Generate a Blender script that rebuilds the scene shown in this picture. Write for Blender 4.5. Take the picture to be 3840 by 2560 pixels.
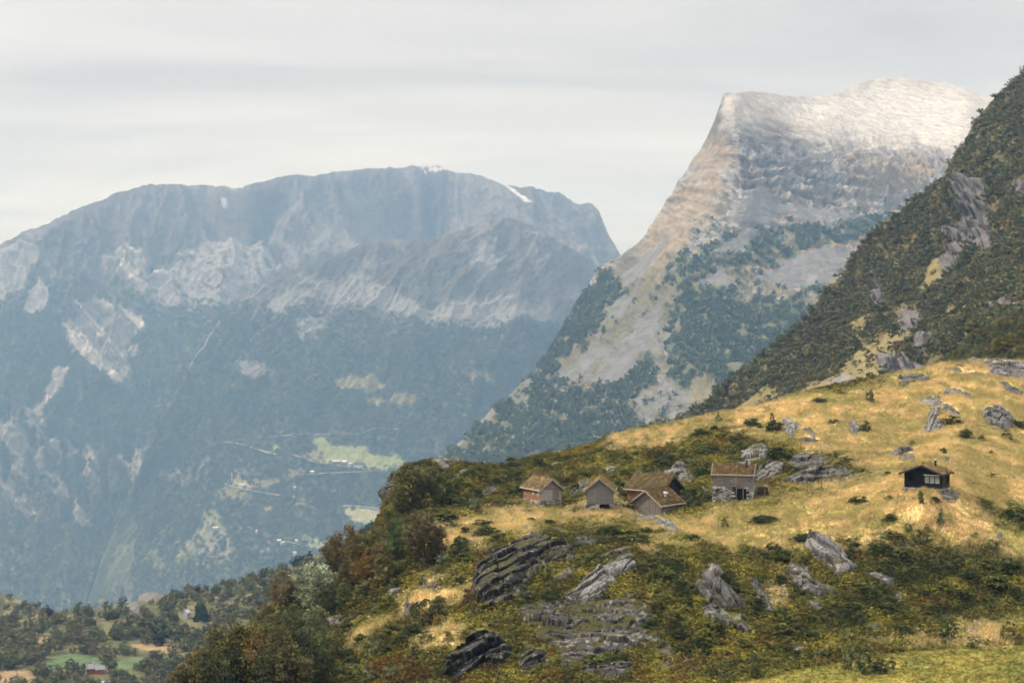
import bpy, math, random
import numpy as np
R = math.radians
scene = bpy.context.scene
for o in list(bpy.data.objects):
    bpy.data.objects.remove(o)
C = scene.collection

# ------------------------------------------------------------------ camera
FPX = 5333.0                                   # focal length of the photograph, in its own pixels
cam_d = bpy.data.cameras.new('camera')
cam = bpy.data.objects.new('camera', cam_d); C.objects.link(cam)
cam_d.sensor_width = 36.0; cam_d.lens = FPX / 3840 * 36.0
cam_d.clip_start = 0.5; cam_d.clip_end = 60000
cam.location = (0, 0, 0); cam.rotation_euler = (R(90), 0, 0)
scene.camera = cam

# ------------------------------------------------------------------ light
SUN_EL, SUN_AZ = 42.0, -80.0                   # azimuth measured from the view direction (+y), negative = left
sdx, sdy, sdz = (math.cos(R(SUN_EL)) * math.sin(R(SUN_AZ)), math.cos(R(SUN_EL)) * math.cos(R(SUN_AZ)), math.sin(R(SUN_EL)))
sl = bpy.data.lights.new('sun', 'SUN'); sl.energy = 4.3; sl.angle = R(4); sl.color = (1.0, 0.93, 0.83)
so = bpy.data.objects.new('sun', sl); C.objects.link(so)
from mathutils import Vector, Matrix
so.rotation_euler = Vector((sdx, sdy, sdz)).to_track_quat('Z', 'Y').to_euler()

W = bpy.data.worlds.new("World"); scene.world = W; W.use_nodes = True
nt = W.node_tree; nt.nodes.clear()
def N(nt, t, **kw):
    n = nt.nodes.new(t)
    for k, v in kw.items():
        setattr(n, k, v)
    return n
out = N(nt, 'ShaderNodeOutputWorld')
sky = N(nt, 'ShaderNodeTexSky', sky_type='NISHITA', sun_disc=False)
sky.sun_elevation = R(SUN_EL); sky.sun_rotation = R(SUN_AZ)
bg1 = N(nt, 'ShaderNodeBackground'); bg1.inputs[1].default_value = 0.1
nt.links.new(sky.outputs[0], bg1.inputs[0])
tc = N(nt, 'ShaderNodeTexCoord')
sep = N(nt, 'ShaderNodeSeparateXYZ'); nt.links.new(tc.outputs['Generated'], sep.inputs[0])
def M(nt, op, a, b=None, c=None, clamp=False):
    n = N(nt, 'ShaderNodeMath', operation=op); n.use_clamp = clamp
    for i, x in enumerate((a, b, c)):
        if x is None: continue
        if isinstance(x, (int, float)): n.inputs[i].default_value = x
        else: nt.links.new(x, n.inputs[i])
    return n.outputs[0]
zz = M(nt, 'ADD', M(nt, 'MAXIMUM', sep.outputs[2], 0.0), 0.10)
cmb = N(nt, 'ShaderNodeCombineXYZ')                       # the cloud deck seen at a slant: direction / height
nt.links.new(M(nt, 'DIVIDE', sep.outputs[0], zz), cmb.inputs[0])
nt.links.new(M(nt, 'DIVIDE', sep.outputs[1], zz), cmb.inputs[1])
mp = N(nt, 'ShaderNodeMapping'); mp.inputs['Scale'].default_value = (0.42, 0.80, 1); mp.inputs['Rotation'].default_value = (0, 0, R(-5))
nt.links.new(cmb.outputs[0], mp.inputs[0])
n1 = N(nt, 'ShaderNodeTexNoise'); n1.inputs['Scale'].default_value = 0.85; n1.inputs['Detail'].default_value = 6; n1.inputs['Roughness'].default_value = 0.56; n1.inputs['Distortion'].default_value = 0.6
nt.links.new(mp.outputs[0], n1.inputs['Vector'])
n2 = N(nt, 'ShaderNodeTexNoise'); n2.inputs['Scale'].default_value = 4.0; n2.inputs['Detail'].default_value = 5
nt.links.new(mp.outputs[0], n2.inputs['Vector'])
cr = N(nt, 'ShaderNodeValToRGB')
cr.color_ramp.elements[0].position = 0.34; cr.color_ramp.elements[0].color = (0.512, 0.493, 0.480, 1)
cr.color_ramp.elements[1].position = 0.58; cr.color_ramp.elements[1].color = (0.868, 0.842, 0.824, 1)
nt.links.new(M(nt, 'ADD', M(nt, 'MULTIPLY', n1.outputs[0], 0.86), M(nt, 'MULTIPLY', n2.outputs[0], 0.14)), cr.inputs[0])
bg2 = N(nt, 'ShaderNodeBackground'); nt.links.new(cr.outputs[0], bg2.inputs[0])
# an overcast sky is brighter overhead than at its rim
nt.links.new(M(nt, 'MULTIPLY_ADD', M(nt, 'SMOOTH_MAX', sep.outputs[2], 0.25, 0.1), 3.7, 0.05), bg2.inputs[1])
mx = N(nt, 'ShaderNodeMixShader'); mx.inputs[0].default_value = 0.93
nt.links.new(bg1.outputs[0], mx.inputs[1]); nt.links.new(bg2.outputs[0], mx.inputs[2]); nt.links.new(mx.outputs[0], out.inputs[0])
W.cycles.sampling_method = 'MANUAL'; W.cycles.sample_map_resolution = 256

scene.view_settings.view_transform = 'Standard'; scene.view_settings.look = 'None'
scene.view_settings.exposure = 0.0; scene.view_settings.gamma = 1.0; scene.view_settings.use_curve_mapping = False
cy = scene.cycles
cy.max_bounces = 4; cy.diffuse_bounces = 2; cy.glossy_bounces = 1; cy.transmission_bounces = 2; cy.volume_bounces = 0; cy.transparent_max_bounces = 4
cy.use_denoising = True; cy.denoising_input_passes = 'RGB'; cy.use_adaptive_sampling = False; cy.filter_width = 1.7
cy.caustics_reflective = False; cy.caustics_refractive = False

# ------------------------------------------------------------------ numpy helpers
def _hash(ix, iy, iz, seed):
    h = (ix.astype(np.int64) * 374761393 + iy.astype(np.int64) * 668265263 + iz.astype(np.int64) * 2147483647 + seed * 974634777) & 0xFFFFFFFF
    h = ((h ^ (h >> 13)) * 1274126177) & 0xFFFFFFFF
    h = ((h ^ (h >> 16)) * 2246822519) & 0xFFFFFFFF
    h ^= h >> 15
    return (h & 0xFFFFFF) / float(0xFFFFFF)
def vnoise(x, y, z=None, seed=0):
    """value noise in 0..1"""
    if z is None: z = np.zeros_like(x)
    ix, iy, iz = np.floor(x), np.floor(y), np.floor(z)
    fx, fy, fz = x - ix, y - iy, z - iz
    fx = fx * fx * (3 - 2 * fx); fy = fy * fy * (3 - 2 * fy); fz = fz * fz * (3 - 2 * fz)
    r = 0
    for dz in (0, 1):
        wz = fz if dz else 1 - fz
        if dz and not np.any(fz): continue
        for dy in (0, 1):
            wy = fy if dy else 1 - fy
            for dx in (0, 1):
                wx = fx if dx else 1 - fx
                r = r + wx * wy * wz * _hash(ix + dx, iy + dy, iz + dz, seed)
    return r
def fbm(x, y, z=None, oct=4, seed=0, gain=0.5, lac=2.03):
    s, a, t = 0, 1.0, 0
    for k in range(oct):
        s = s + a * vnoise(x + 17.3 * k, y - 9.1 * k, None if z is None else z + 5.7 * k, seed + k)
        t += a; a *= gain; x = x * lac; y = y * lac
        if z is not None: z = z * lac
    return s / t
def ridged(x, y, z=None, oct=4, seed=0, gain=0.5):
    s, a, t = 0, 1.0, 0
    for k in range(oct):
        n = 1 - np.abs(2 * vnoise(x + 3.1 * k, y + 7.7 * k, None if z is None else z - 2.9 * k, seed + k) - 1)
        s = s + a * n * n
        t += a; a *= gain; x = x * 2.07; y = y * 2.07
        if z is not None: z = z * 2.07
    return s / t
def worley(x, y, seed=0):
    """cells: (random number of the nearest cell, edge distance, offset to its centre in x and y)"""
    ix, iy = np.floor(x), np.floor(y); z0 = np.zeros_like(ix)
    d1 = np.full(x.shape, 9.); d2 = np.full(x.shape, 9.); cid = np.zeros(x.shape); ox = np.zeros(x.shape); oy = np.zeros(x.shape)
    for a in (-1, 0, 1):
        for b in (-1, 0, 1):
            px = ix + a + _hash(ix + a, iy + b, z0, seed); py = iy + b + _hash(ix + a, iy + b, z0, seed + 1)
            d = np.hypot(px - x, py - y); c = _hash(ix + a, iy + b, z0, seed + 2)
            n = d < d1
            d2 = np.where(n, d1, np.minimum(d2, d)); cid = np.where(n, c, cid); ox = np.where(n, x - px, ox); oy = np.where(n, y - py, oy); d1 = np.where(n, d, d1)
    return cid, d2 - d1, ox, oy
def sstep(a, b, x):
    t = np.clip((x - a) / (b - a), 0, 1)
    return t * t * (3 - 2 * t)
def poly_sd(u, v, poly):
    """signed distance to a polygon, positive inside"""
    p = np.asarray(poly, float); q = np.roll(p, -1, 0)
    best = np.full(u.shape, 1e18); ins = np.zeros(u.shape, bool)
    for (ax, ay), (bx, by) in zip(p, q):
        ex, ey = bx - ax, by - ay
        t = np.clip(((u - ax) * ex + (v - ay) * ey) / (ex * ex + ey * ey + 1e-9), 0, 1)
        best = np.minimum(best, (u - ax - t * ex) ** 2 + (v - ay - t * ey) ** 2)
        if abs(ey) > 1e-9:
            ins ^= ((ay > v) != (by > v)) & (u < ax + ex * (v - ay) / ey)
    return np.where(ins, 1, -1) * np.sqrt(best)
def mixc(a, b, w):
    return a * (1 - w[:, None]) + np.asarray(b, float)[None, :] * w[:, None]
def const(n, c):
    return np.tile(np.asarray(c, float), (n, 1))

def np_mesh(name, V, F, mat=None, col=None, smooth=True, parent=None, mats=None, midx=None):
    """one mesh object from arrays: V (n,3), F (m,k)"""
    V = np.ascontiguousarray(V, dtype=np.float32); F = np.ascontiguousarray(F, dtype=np.int32)
    me = bpy.data.meshes.new(name)
    k = F.shape[1]
    me.vertices.add(len(V)); me.vertices.foreach_set('co', V.ravel())
    me.loops.add(F.size); me.loops.foreach_set('vertex_index', F.ravel())
    me.polygons.add(len(F)); me.polygons.foreach_set('loop_start', np.arange(0, F.size, k, dtype=np.int32))
    me.polygons.foreach_set('use_smooth', np.full(len(F), smooth, bool))
    for m in (mats or ([mat] if mat else [])): me.materials.append(m)
    if midx is not None: me.polygons.foreach_set('material_index', np.ascontiguousarray(midx, np.int32))
    if col is not None:
        a = me.color_attributes.new('Col', 'FLOAT_COLOR', 'POINT')
        rgba = np.ones((len(V), 4), np.float32); rgba[:, :3] = col
        a.data.foreach_set('color', rgba.ravel())
    me.update(calc_edges=True)
    o = bpy.data.objects.new(name, me); C.objects.link(o)
    if parent: o.parent = parent
    return o
def tag(o, label=None, cat=None, group=None, kind=None):
    if label: o['label'] = label
    if cat: o['category'] = cat
    if group: o['group'] = group
    if kind: o['kind'] = kind
    return o
def empty(name, loc, rz=0, label=None, cat=None, group=None):
    o = bpy.data.objects.new(name, None); C.objects.link(o)
    o.location = loc; o.rotation_euler = (0, 0, rz); o.empty_display_size = 0.5
    return tag(o, label, cat, group)
def grid_faces(nu, nv):
    """quads of a (nv rows x nu columns) vertex grid"""
    i = np.arange(nu - 1)[None, :] + nu * np.arange(nv - 1)[:, None]
    i = i.ravel()
    return np.stack([i, i + 1, i + 1 + nu, i + nu], 1)

# ------------------------------------------------------------------ materials
def attr_mat(name, detail=0.35, scale=1.0, rough=0.9, obj_color=False, transl=0.0, bump=0.0, spec=0.15, upn=0.0):
    """surface whose own colour is the mesh's Col attribute (or the object's colour), broken up by fine noise"""
    m = bpy.data.materials.new(name); m.use_nodes = True
    t = m.node_tree; t.nodes.clear()
    o = N(t, 'ShaderNodeOutputMaterial'); p = N(t, 'ShaderNodeBsdfPrincipled')
    p.inputs['Roughness'].default_value = rough
    p.inputs['Specular IOR Level'].default_value = spec
    if obj_color:
        oi = N(t, 'ShaderNodeObjectInfo'); base = oi.outputs['Color']
        at = N(t, 'ShaderNodeAttribute'); at.attribute_name = 'Col'
        mm = N(t, 'ShaderNodeMix', data_type='RGBA', blend_type='MULTIPLY'); mm.inputs[0].default_value = 1
        t.links.new(base, mm.inputs[6]); t.links.new(at.outputs['Color'], mm.inputs[7]); base = mm.outputs[2]
    else:
        at = N(t, 'ShaderNodeAttribute'); at.attribute_name = 'Col'; base = at.outputs['Color']
    if detail:
        co = N(t, 'ShaderNodeTexCoord')
        nz = N(t, 'ShaderNodeTexNoise'); nz.inputs['Scale'].default_value = scale; nz.inputs['Detail'].default_value = 4; nz.inputs['Roughness'].default_value = 0.65
        t.links.new(co.outputs['Object'], nz.inputs['Vector'])
        f = M(t, 'MULTIPLY_ADD', nz.outputs[0], 4 * detail, 1 - 2 * detail)
        f = M(t, 'MAXIMUM', f, 0.12)
        vm = N(t, 'ShaderNodeVectorMath', operation='SCALE'); t.links.new(base, vm.inputs[0]); t.links.new(f, vm.inputs['Scale'])
        base = vm.outputs[0]
        if bump:
            b = N(t, 'ShaderNodeBump'); b.inputs['Strength'].default_value = 1.0; b.inputs['Distance'].default_value = bump
            t.links.new(nz.outputs[0], b.inputs['Height']); t.links.new(b.outputs[0], p.inputs['Normal'])
    t.links.new(base, p.inputs['Base Color'])
    nn = None
    if upn:                                                # leaf clusters scatter light upwards on average
        ge = N(t, 'ShaderNodeNewGeometry'); sc = N(t, 'ShaderNodeVectorMath', operation='SCALE'); sc.inputs['Scale'].default_value = 1 - upn
        t.links.new(ge.outputs['Normal'], sc.inputs[0]); ad = N(t, 'ShaderNodeVectorMath', operation='ADD'); ad.inputs[1].default_value = (0, -.12 * upn, upn)
        t.links.new(sc.outputs[0], ad.inputs[0]); no = N(t, 'ShaderNodeVectorMath', operation='NORMALIZE'); t.links.new(ad.outputs[0], no.inputs[0]); nn = no.outputs[0]
        t.links.new(nn, p.inputs['Normal'])
    if transl:
        tr = N(t, 'ShaderNodeBsdfTranslucent'); t.links.new(base, tr.inputs[0])
        ms = N(t, 'ShaderNodeMixShader'); ms.inputs[0].default_value = transl
        t.links.new(p.outputs[0], ms.inputs[1]); t.links.new(tr.outputs[0], ms.inputs[2]); t.links.new(ms.outputs[0], o.inputs[0])
    else:
        t.links.new(p.outputs[0], o.inputs[0])
    return m

# ------------------------------------------------------------------ terrain: surfaces given by surveyed points
class Relief:
    """A land surface through surveyed points (bearing, elevation angle, distance), thin-plate interpolated,
    with roughness h along its own normal."""
    def __init__(s, cps, sil, hfun=None, sc=1.0, ja=0.0):
        s.ja = ja
        c = np.array(cps, float); c[:, :2] *= sc
        s.c = c[:, :2] / 1000.0; n = len(c)
        d2 = ((s.c[:, None] - s.c[None]) ** 2).sum(2)
        K = 0.5 * d2 * np.log(d2 + 1e-12) + np.eye(n) * 0.002
        P = np.hstack([np.ones((n, 1)), s.c])
        A = np.block([[K, P], [P.T, np.zeros((3, 3))]])
        s.w = np.linalg.solve(A, np.concatenate([np.log(c[:, 2]), np.zeros(3)]))
        s.sil = np.array(sil, float) * sc; s.h = hfun
    def D(s, u, v):
        U, Vv = u / 1000.0, v / 1000.0
        r = s.w[-3] + s.w[-2] * U + s.w[-1] * Vv
        for (a, b), w in zip(s.c, s.w[:-3]):
            d2 = (U - a) ** 2 + (Vv - b) ** 2
            r = r + w * 0.5 * d2 * np.log(d2 + 1e-12)
        return np.exp(r)
    def base(s, u, v):
        d = s.D(u, v)
        return np.stack([(u - 1920) / FPX * d, d, (1280 - v) / FPX * d], -1)
    def silv(s, u):
        u = np.asarray(u, float)
        return np.interp(u, s.sil[:, 0], s.sil[:, 1]) + s.ja * (ridged(u / 55 + s.ja, u * 0 + .5, oct=4, seed=77, gain=.6) - .5)
    def frame(s, u, v):
        u = np.atleast_1d(np.asarray(u, float)); v = np.atleast_1d(np.asarray(v, float))
        X = s.base(u, v)
        n = np.cross(s.base(u + 3, v) - X, s.base(u, v - 3) - X)
        n /= np.linalg.norm(n, axis=1)[:, None] + 1e-12
        n *= np.where((n * X).sum(1) > 0, -1, 1)[:, None]
        return X, n
    def point(s, u, v):
        u = np.atleast_1d(np.asarray(u, float)); v = np.atleast_1d(np.asarray(v, float))
        X, n = s.frame(u, v)
        if s.h is not None: X = X + n * s.h(X, u, v)[:, None]
        return X
    def at(s, u, v):
        return Vector(s.point([u], [v])[0])
def relief_grid(rel, us, vbot, nv, back=None, power=1.0):
    """vertex grid from below the frame up to the skyline, then a far side that falls away"""
    nu = len(us); vs = rel.silv(us)
    t = np.linspace(0, 1, nv) ** power
    vb = np.broadcast_to(np.asarray(vbot, float), (nu,))
    U = np.broadcast_to(us[None, :], (nv, nu)); Vg = vb[None, :] * (1 - t[:, None]) + vs[None, :] * t[:, None]
    X = rel.point(U.ravel(), Vg.ravel())
    u, v = U.ravel(), Vg.ravel()
    rows = nv
    if back:
        top = X[-nu:]
        for dy, dz in back:
            X = np.vstack([X, top + np.array([0, dy, -dz])]); u = np.concatenate([u, us]); v = np.concatenate([v, vs]); rows += 1
    return X, u, v, rows
S = 3840 / 2352.0
# ------------------------------------------------------------------ far mountains
def pm(u, v, poly, w=14, jit=None, ja=22, s=S):
    """soft mask of a patch of ground cover, its edge broken by noise"""
    sd = poly_sd(u, v, np.array(poly, float) * s)
    if jit is not None: sd = sd + (jit - 0.5) * 2 * ja
    return sstep(-w, w, sd)
ROCK, SCREE, HEATH, ALP, FOREST, PALE, SNOW, MEADOW, STRAW = ((0.086, 0.076, 0.068), (0.165, 0.163, 0.160), (0.055, 0.040, 0.030), (0.06, 0.066, 0.034),
    (0.034, 0.050, 0.023), (0.25, 0.235, 0.215), (0.80, 0.82, 0.85), (0.19, 0.22, 0.085), (0.17, 0.155, 0.068))
m_mtn = attr_mat('mountain_ground', 0.34, 0.035, bump=7.0)
m_mid = attr_mat('slope_ground', 0.35, 0.12, bump=1.5)

# --- the broad grey mountain across the valley
CLIFF1 = [(0,930),(60,930),(100,980),(180,1010),(240,1030),(300,1030),(360,1020),(410,1020),(380,1060),(330,1080),(280,1130),(240,1170),(190,1210),(120,1200),(60,1190),(-20,1180)]
PALE_B = [(185,690),(230,680),(290,700),(320,730),(300,780),(290,830),(260,850),(190,820),(150,770),(150,740)]
PALE_A = [(250,580),(290,565),(380,610),(365,625),(330,645),(280,635),(255,610)]
FAR, PKS = 1.35, 1.05                      # how much farther the far land lies than the first survey took it
def h_far(X, u, v):
    X = X / FAR; x, y, z = X[:, 0], X[:, 1], X[:, 2]
    g = ridged(x / 420 + 0.25 * fbm(x / 300, z / 300, oct=2, seed=5), z / 1500, oct=4, seed=3)        # gullies down the fall line
    h = 95 * (g - 0.45) + 60 * (fbm(x / 700, z / 500, oct=3, seed=8) - 0.5)
    h += 52 * (ridged((x + .5 * z) / 120, z / 190, oct=5, seed=9, gain=.58) - 0.45)
    j = fbm(u / 60, v / 60, oct=4, seed=21)
    c = np.maximum(pm(u, v, CLIFF1, 20, j), np.maximum(pm(u, v, PALE_B, 20, j), pm(u, v, PALE_A, 15, j)))
    h += c * 80 * (ridged(x / 60, z / 95, oct=5, seed=31, gain=.6) - 0.5) + 26 * sstep(700*S, 800*S, v) * (ridged((x + .4 * z) / 55, z / 80, oct=4, seed=33, gain=.6) - .45)
    # two hollows (cirques) under the crest
    for a, b, ra, rb, dep in ((575*S, 485*S, 90*S, 45*S, 210), (940*S, 490*S, 130*S, 60*S, 260), (660*S, 500*S, 35*S, 30*S, -90)):
        h -= dep * np.exp(-((u - a) / ra) ** 2 - ((v - b) / rb) ** 2)
    return FAR * h * (.25 + .75 * sstep(0, 60, v - MAIN.silv(u)))
MAIN_SIL = [(-300,760),(-120,640),(0,565),(40,545),(80,527),(130,505),(215,465),(260,447),(310,430),(345,424),(430,424),(500,422),(545,424),(610,415),(680,402),(720,402),(770,395),(830,387),(930,383),(1000,379),(1035,395),(1110,405),(1150,425),(1160,428),(1240,432),(1255,440),(1285,440),(1300,450),(1330,470),(1345,470),(1360,470),(1375,485),(1385,510),(1400,545),(1425,587),(1470,650),(1550,760)]
cps = []
for v, r in ((1560,3700),(1480,3950),(1290,4450),(1070,4900),(890,5250),(700,5700),(550,6100),(400,6600)):
    for u, k in ((-350,1.0),(0,0.99),(250,1.0),(450,1.01),(800,1.03),(1200,1.03),(1600,1.05)):
        cps.append((u, v, FAR * (3700 + (r - 3700) * .72) * k))
MAIN = Relief(cps, MAIN_SIL, h_far, S, 14)
us = np.linspace(-60*S, 1550*S, 900)
V, u, v, rows = relief_grid(MAIN, us, 1540*S, 620, back=((150, 40), (600, 300), (2500, 1600)))
def far_color(X, u, v, spur=False):
    x, y, z = X[:, 0], X[:, 1], X[:, 2]
    n = len(u)
    j = fbm(u / 40, v / 40, oct=6, seed=41, gain=.58); jb = fbm(u / 140, v / 110, oct=4, seed=44); jd = fbm((u + 0.75 * v) / 60, (v - 0.4 * u) / 160, oct=5, seed=46)
    jf = fbm(u / 9, v / 9, oct=3, seed=48)
    c = const(n, ROCK)
    c = c * (0.75 + 0.5 * j)[:, None]
    c = mixc(c, HEATH, sstep(0.46, 0.6, jd) * sstep(480*S, 600*S, v + 120 * (jb - .5)) * 0.85)
    c = mixc(c, ALP, sstep(0.50, 0.66, jb + 0.3 * (j - .5)) * sstep(500*S, 640*S, v) * 0.6)
    c = mixc(c, SCREE, sstep(0.52, 0.62, fbm((u - 0.5 * v) / 80, v / 200, oct=5, seed=51)) * (1 - sstep(680*S, 780*S, v)) * 0.45)
    if spur: c = mixc(c, (0.055, 0.045, 0.04), sstep(0.42, 0.6, jd) * .7 * (1 - sstep(600*S, 720*S, v)))
    line = np.interp(u / S, [-300, 0, 150, 350, 500, 620, 800, 1000, 1200, 1420], [720, 740, 730, 740, 770, 790, 790, 800, 830, 830]) * S
    f = sstep(-60, 60, v - line + 520 * (j - 0.5) + 520 * (jb - 0.5))
    c = mixc(c, np.array(FOREST) * 1.15, f * 0.96)
    fz = sstep(-40, 80, v - line)
    c = mixc(c, (0.066, 0.076, 0.036), fz * sstep(.50, .62, fbm((u + .3 * v) / 34, (v - .3 * u) / 16, oct=5, seed=81, gain=.62)) * .75)
    c = mixc(c, (0.012, 0.018, 0.012), fz * sstep(.60, .74, ridged((u + .55 * v) / 60, (v - .4 * u) / 170, oct=4, seed=84, gain=.6)) * .8)
    c = mixc(c, (0.105, 0.095, 0.07), fz * sstep(.60, .68, fbm(u / 30, v / 18, oct=5, seed=86, gain=.62)) * .7)
    flk = ridged((u + .7 * v) / 50, (v - .5 * u) / 24, oct=5, seed=63, gain=.6)
    c = mixc(c, (0.048, 0.044, 0.042), sstep(.52, .68, flk) * sstep(450*S, 520*S, v) * .7)
    P = lambda poly, col, a=1.0, w=5, ja=26, jj=j: mixc(c, col, pm(u, v, poly, w, jj, ja) * a)
    c = mixc(c, (0.088, 0.10, 0.048), pm(u, v, [(-60,1250),(150,1215),(300,1200),(450,1180),(540,1190),(560,1300),(450,1500),(-60,1500)], 70, fbm((u + .5 * v) / 60, (v - .5 * u) / 140, oct=5, seed=88, gain=.6), 150) * .75)  # lighter birch wood, its colour also raised to stand in for sunlit glow
    if not spur:
        c = mixc(c, (0.085, 0.086, 0.042), pm(u, v, [(240,640),(300,650),(370,640),(330,690),(250,690),(220,670)], 10, j, 30) * .8)
        c = mixc(c, (0.125, 0.122, 0.12), pm(u, v, [(760,480),(900,470),(1010,540),(900,550),(780,560),(690,600),(640,620),(680,560),(740,520)], 40, j, 60) * .7)
        c = mixc(c, (0.135, 0.125, 0.12), pm(u, v, [(1010,420),(1100,430),(1200,500),(1330,560),(1400,600),(1300,560),(1180,500)], 30, j, 50) * .6)
        stk = sstep(.42, .6, fbm((u + .45 * v) / 20, (v - .45 * u) / 240, oct=4, seed=65, gain=.6))
        for poly, a in (([(330,480),(365,468),(440,500),(470,530),(425,600),(375,645),(330,630),(295,570)], .9), ([(120,540),(300,500),(300,570),(240,700),(110,700),(60,640)], .75), ([(590,600),(615,520),(640,520),(650,620),(620,650)], .5), ([(380,640),(330,700),(280,690),(300,640)], .7)):
            c = mixc(c, (0.045, 0.046, 0.034), pm(u, v, poly, 16, j, 40) * stk * a)
        for poly in ([(640,505),(655,480),(688,466),(720,480),(730,502),(700,486),(668,488)], [(950,410),(1015,400),(1030,470),(990,545),(950,530)], [(1240,430),(1300,450),(1400,560),(1420,640),(1340,560),(1280,500)], [(805,390),(835,386),(850,420),(815,440)], [(325,470),(350,465),(350,478),(330,482)]):
            c = mixc(c, (0.055, 0.057, 0.065), pm(u, v, poly, 10, j, 26) * .75)
        fleck = 1 - 0.9 * sstep(0.57, 0.62, fbm((u + v) / 34, (v - .7 * u) / 13, oct=5, seed=61, gain=.55))
        c = mixc(c, SCREE, pm(u, v, [(350,620),(420,560),(520,530),(590,540),(640,600),(600,640),(560,660),(500,710),(430,690),(330,680)], 15, j, 35) * fleck)
        c = P([(-30,600),(60,560),(100,590),(60,650),(20,690),(-30,690)], SCREE)
        c = P([(40,720),(90,640),(105,660),(110,710),(60,730)], SCREE)
        c = P([(560,420),(590,500),(545,515),(490,470),(465,430)], (0.24, 0.205, 0.18), 0.8, 30)
        c = P([(945,410),(965,410),(960,520),(930,545)], (0.20, 0.18, 0.165), 0.7, 14)
        c = P([(1160,428),(1185,440),(1220,470),(1202,466),(1175,444)], SNOW, .55, 5, 6)
        c = P([(507,438),(519,436),(523,442),(512,444)], SNOW, .7, 3, 2)
        c = P([(960,380),(1002,377),(1030,393),(1010,396),(985,392)], SNOW, 0.35, 8, 30, jf)
        st = sstep(0.35, 0.7, ridged(u / 60 + z / 90, v / 120 - u / 200, oct=5, seed=71))
        for pp in (PALE_A, PALE_B):
            c = mixc(c, (0.40, 0.38, 0.355), pm(u, v, pp, 26, j, 70) * (0.30 + 0.7 * st))
        for poly in ([(130,830),(165,835),(120,910),(80,950),(110,880)], [(60,950),(110,900),(125,905),(70,985)]):
            c = P(poly, PALE, 0.9, 8, 14)
        cl = pm(u, v, CLIFF1, 14, j, 60) * (1 - 0.95 * pm(u, v, [(130,1070),(170,1060),(200,1095),(200,1135),(140,1120)], 12, j, 25))
        c = mixc(c, np.array(PALE) * 0.95, cl * (0.35 + 0.65 * st) * sstep(0.38, 0.52, fbm(u / 30, v / 60, oct=4, seed=77)))
    else:
        for poly in ([(670,730),(740,720),(730,760),(690,770)], [(530,825),(590,815),(610,850),(650,865),(590,870),(530,850)], [(1075,610),(1110,560),(1145,600),(1120,645)],
                     [(880,700),(1000,735),(1090,760),(1180,750),(1280,730),(1260,690),(1190,700),(1120,690)], [(700,640),(800,620),(900,650),(980,700),(900,700),(760,690)], [(620,700),(700,660),(730,680),(650,730)]):
            c = P(poly, SCREE, 0.8, 14, 40)
        for poly in ([(760,860),(850,845),(880,870),(840,890),(770,885)], [(830,905),(900,900),(960,905),(940,920),(850,918)], [(1080,870),(1140,875),(1130,890),(1070,880)]):
            c = P(poly, STRAW, 0.8, 8, 25)
        st = sstep(0.35, 0.7, ridged(u / 30, v / 60, oct=4, seed=72))
        for poly in ([(360,1080),(400,1050),(480,1060),(470,1090),(420,1110),(370,1110)], [(430,1230),(480,1190),(540,1230),(560,1270),(480,1300),(440,1290)], [(540,1050),(555,1040),(560,1100),(545,1100)], [(600,1245),(660,1250),(640,1275),(590,1270)]):
            c = mixc(c, np.array(PALE) * .7, pm(u, v, poly, 12, j, 40) * (.15 + .75 * st))
        Z = lambda pts, o=(700, 1550), k=2.614: [((a / k + o[0]), (b / k + o[1])) for a, b in pts]
        for pts, col in (([(1230,215),(1330,230),(1420,300),(1600,300),(1760,310),(1780,360),(1870,400),(2120,390),(2100,500),(1960,545),(1720,520),(1550,500),(1380,480),(1290,470),(1340,430),(1250,300)], MEADOW),
                         ([(1530,910),(1970,935),(1920,1060),(1640,1080),(1590,1000)], (0.30, 0.30, 0.16)), ([(840,290),(910,295),(870,370),(830,360)], MEADOW),
                         ([(1190,1260),(1450,1280),(1320,1340),(1190,1310)], MEADOW), ([(1150,1210),(1330,1220),(1300,1270),(1100,1250)], MEADOW),
                         ([(650,640),(880,630),(900,670),(780,720),(650,720)], STRAW), ([(1000,560),(1120,520),(1180,560),(1080,620),(1000,630)], STRAW), ([(1120,420),(1260,350),(1380,430),(1260,470),(1150,450)], STRAW),
                         ([(250,800),(400,730),(560,760),(640,820),(500,830),(300,840)], STRAW), ([(720,930),(840,900),(840,980),(740,980)], STRAW), ([(440,660),(600,660),(640,740),(440,720)], (0.3, 0.3, 0.14)),
                         ([(1080,870),(1160,860),(1140,910),(1070,910)], STRAW)):
            c = mixc(c, col, pm(u, v, Z(pts), 5, jf, 14, 1.0) * (0.9 if col is MEADOW else 0.75))
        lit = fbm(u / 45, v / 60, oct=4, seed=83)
        c = mixc(c, (0.17, 0.18, 0.075), pm(u, v, [(430,1200),(520,1150),(560,1180),(520,1230),(420,1300),(330,1320),(300,1290)], 60, lit, 60) * sstep(0.45, 0.62, lit) * 0.55)  # pale green paints a patch of sunlight into the forest colour
    return c
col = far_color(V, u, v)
main_mtn = tag(np_mesh('mountain', V, grid_faces(len(us), rows), m_mtn, col), 'broad grey mountain across the valley with snow flecks on its crest', kind='structure')

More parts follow.
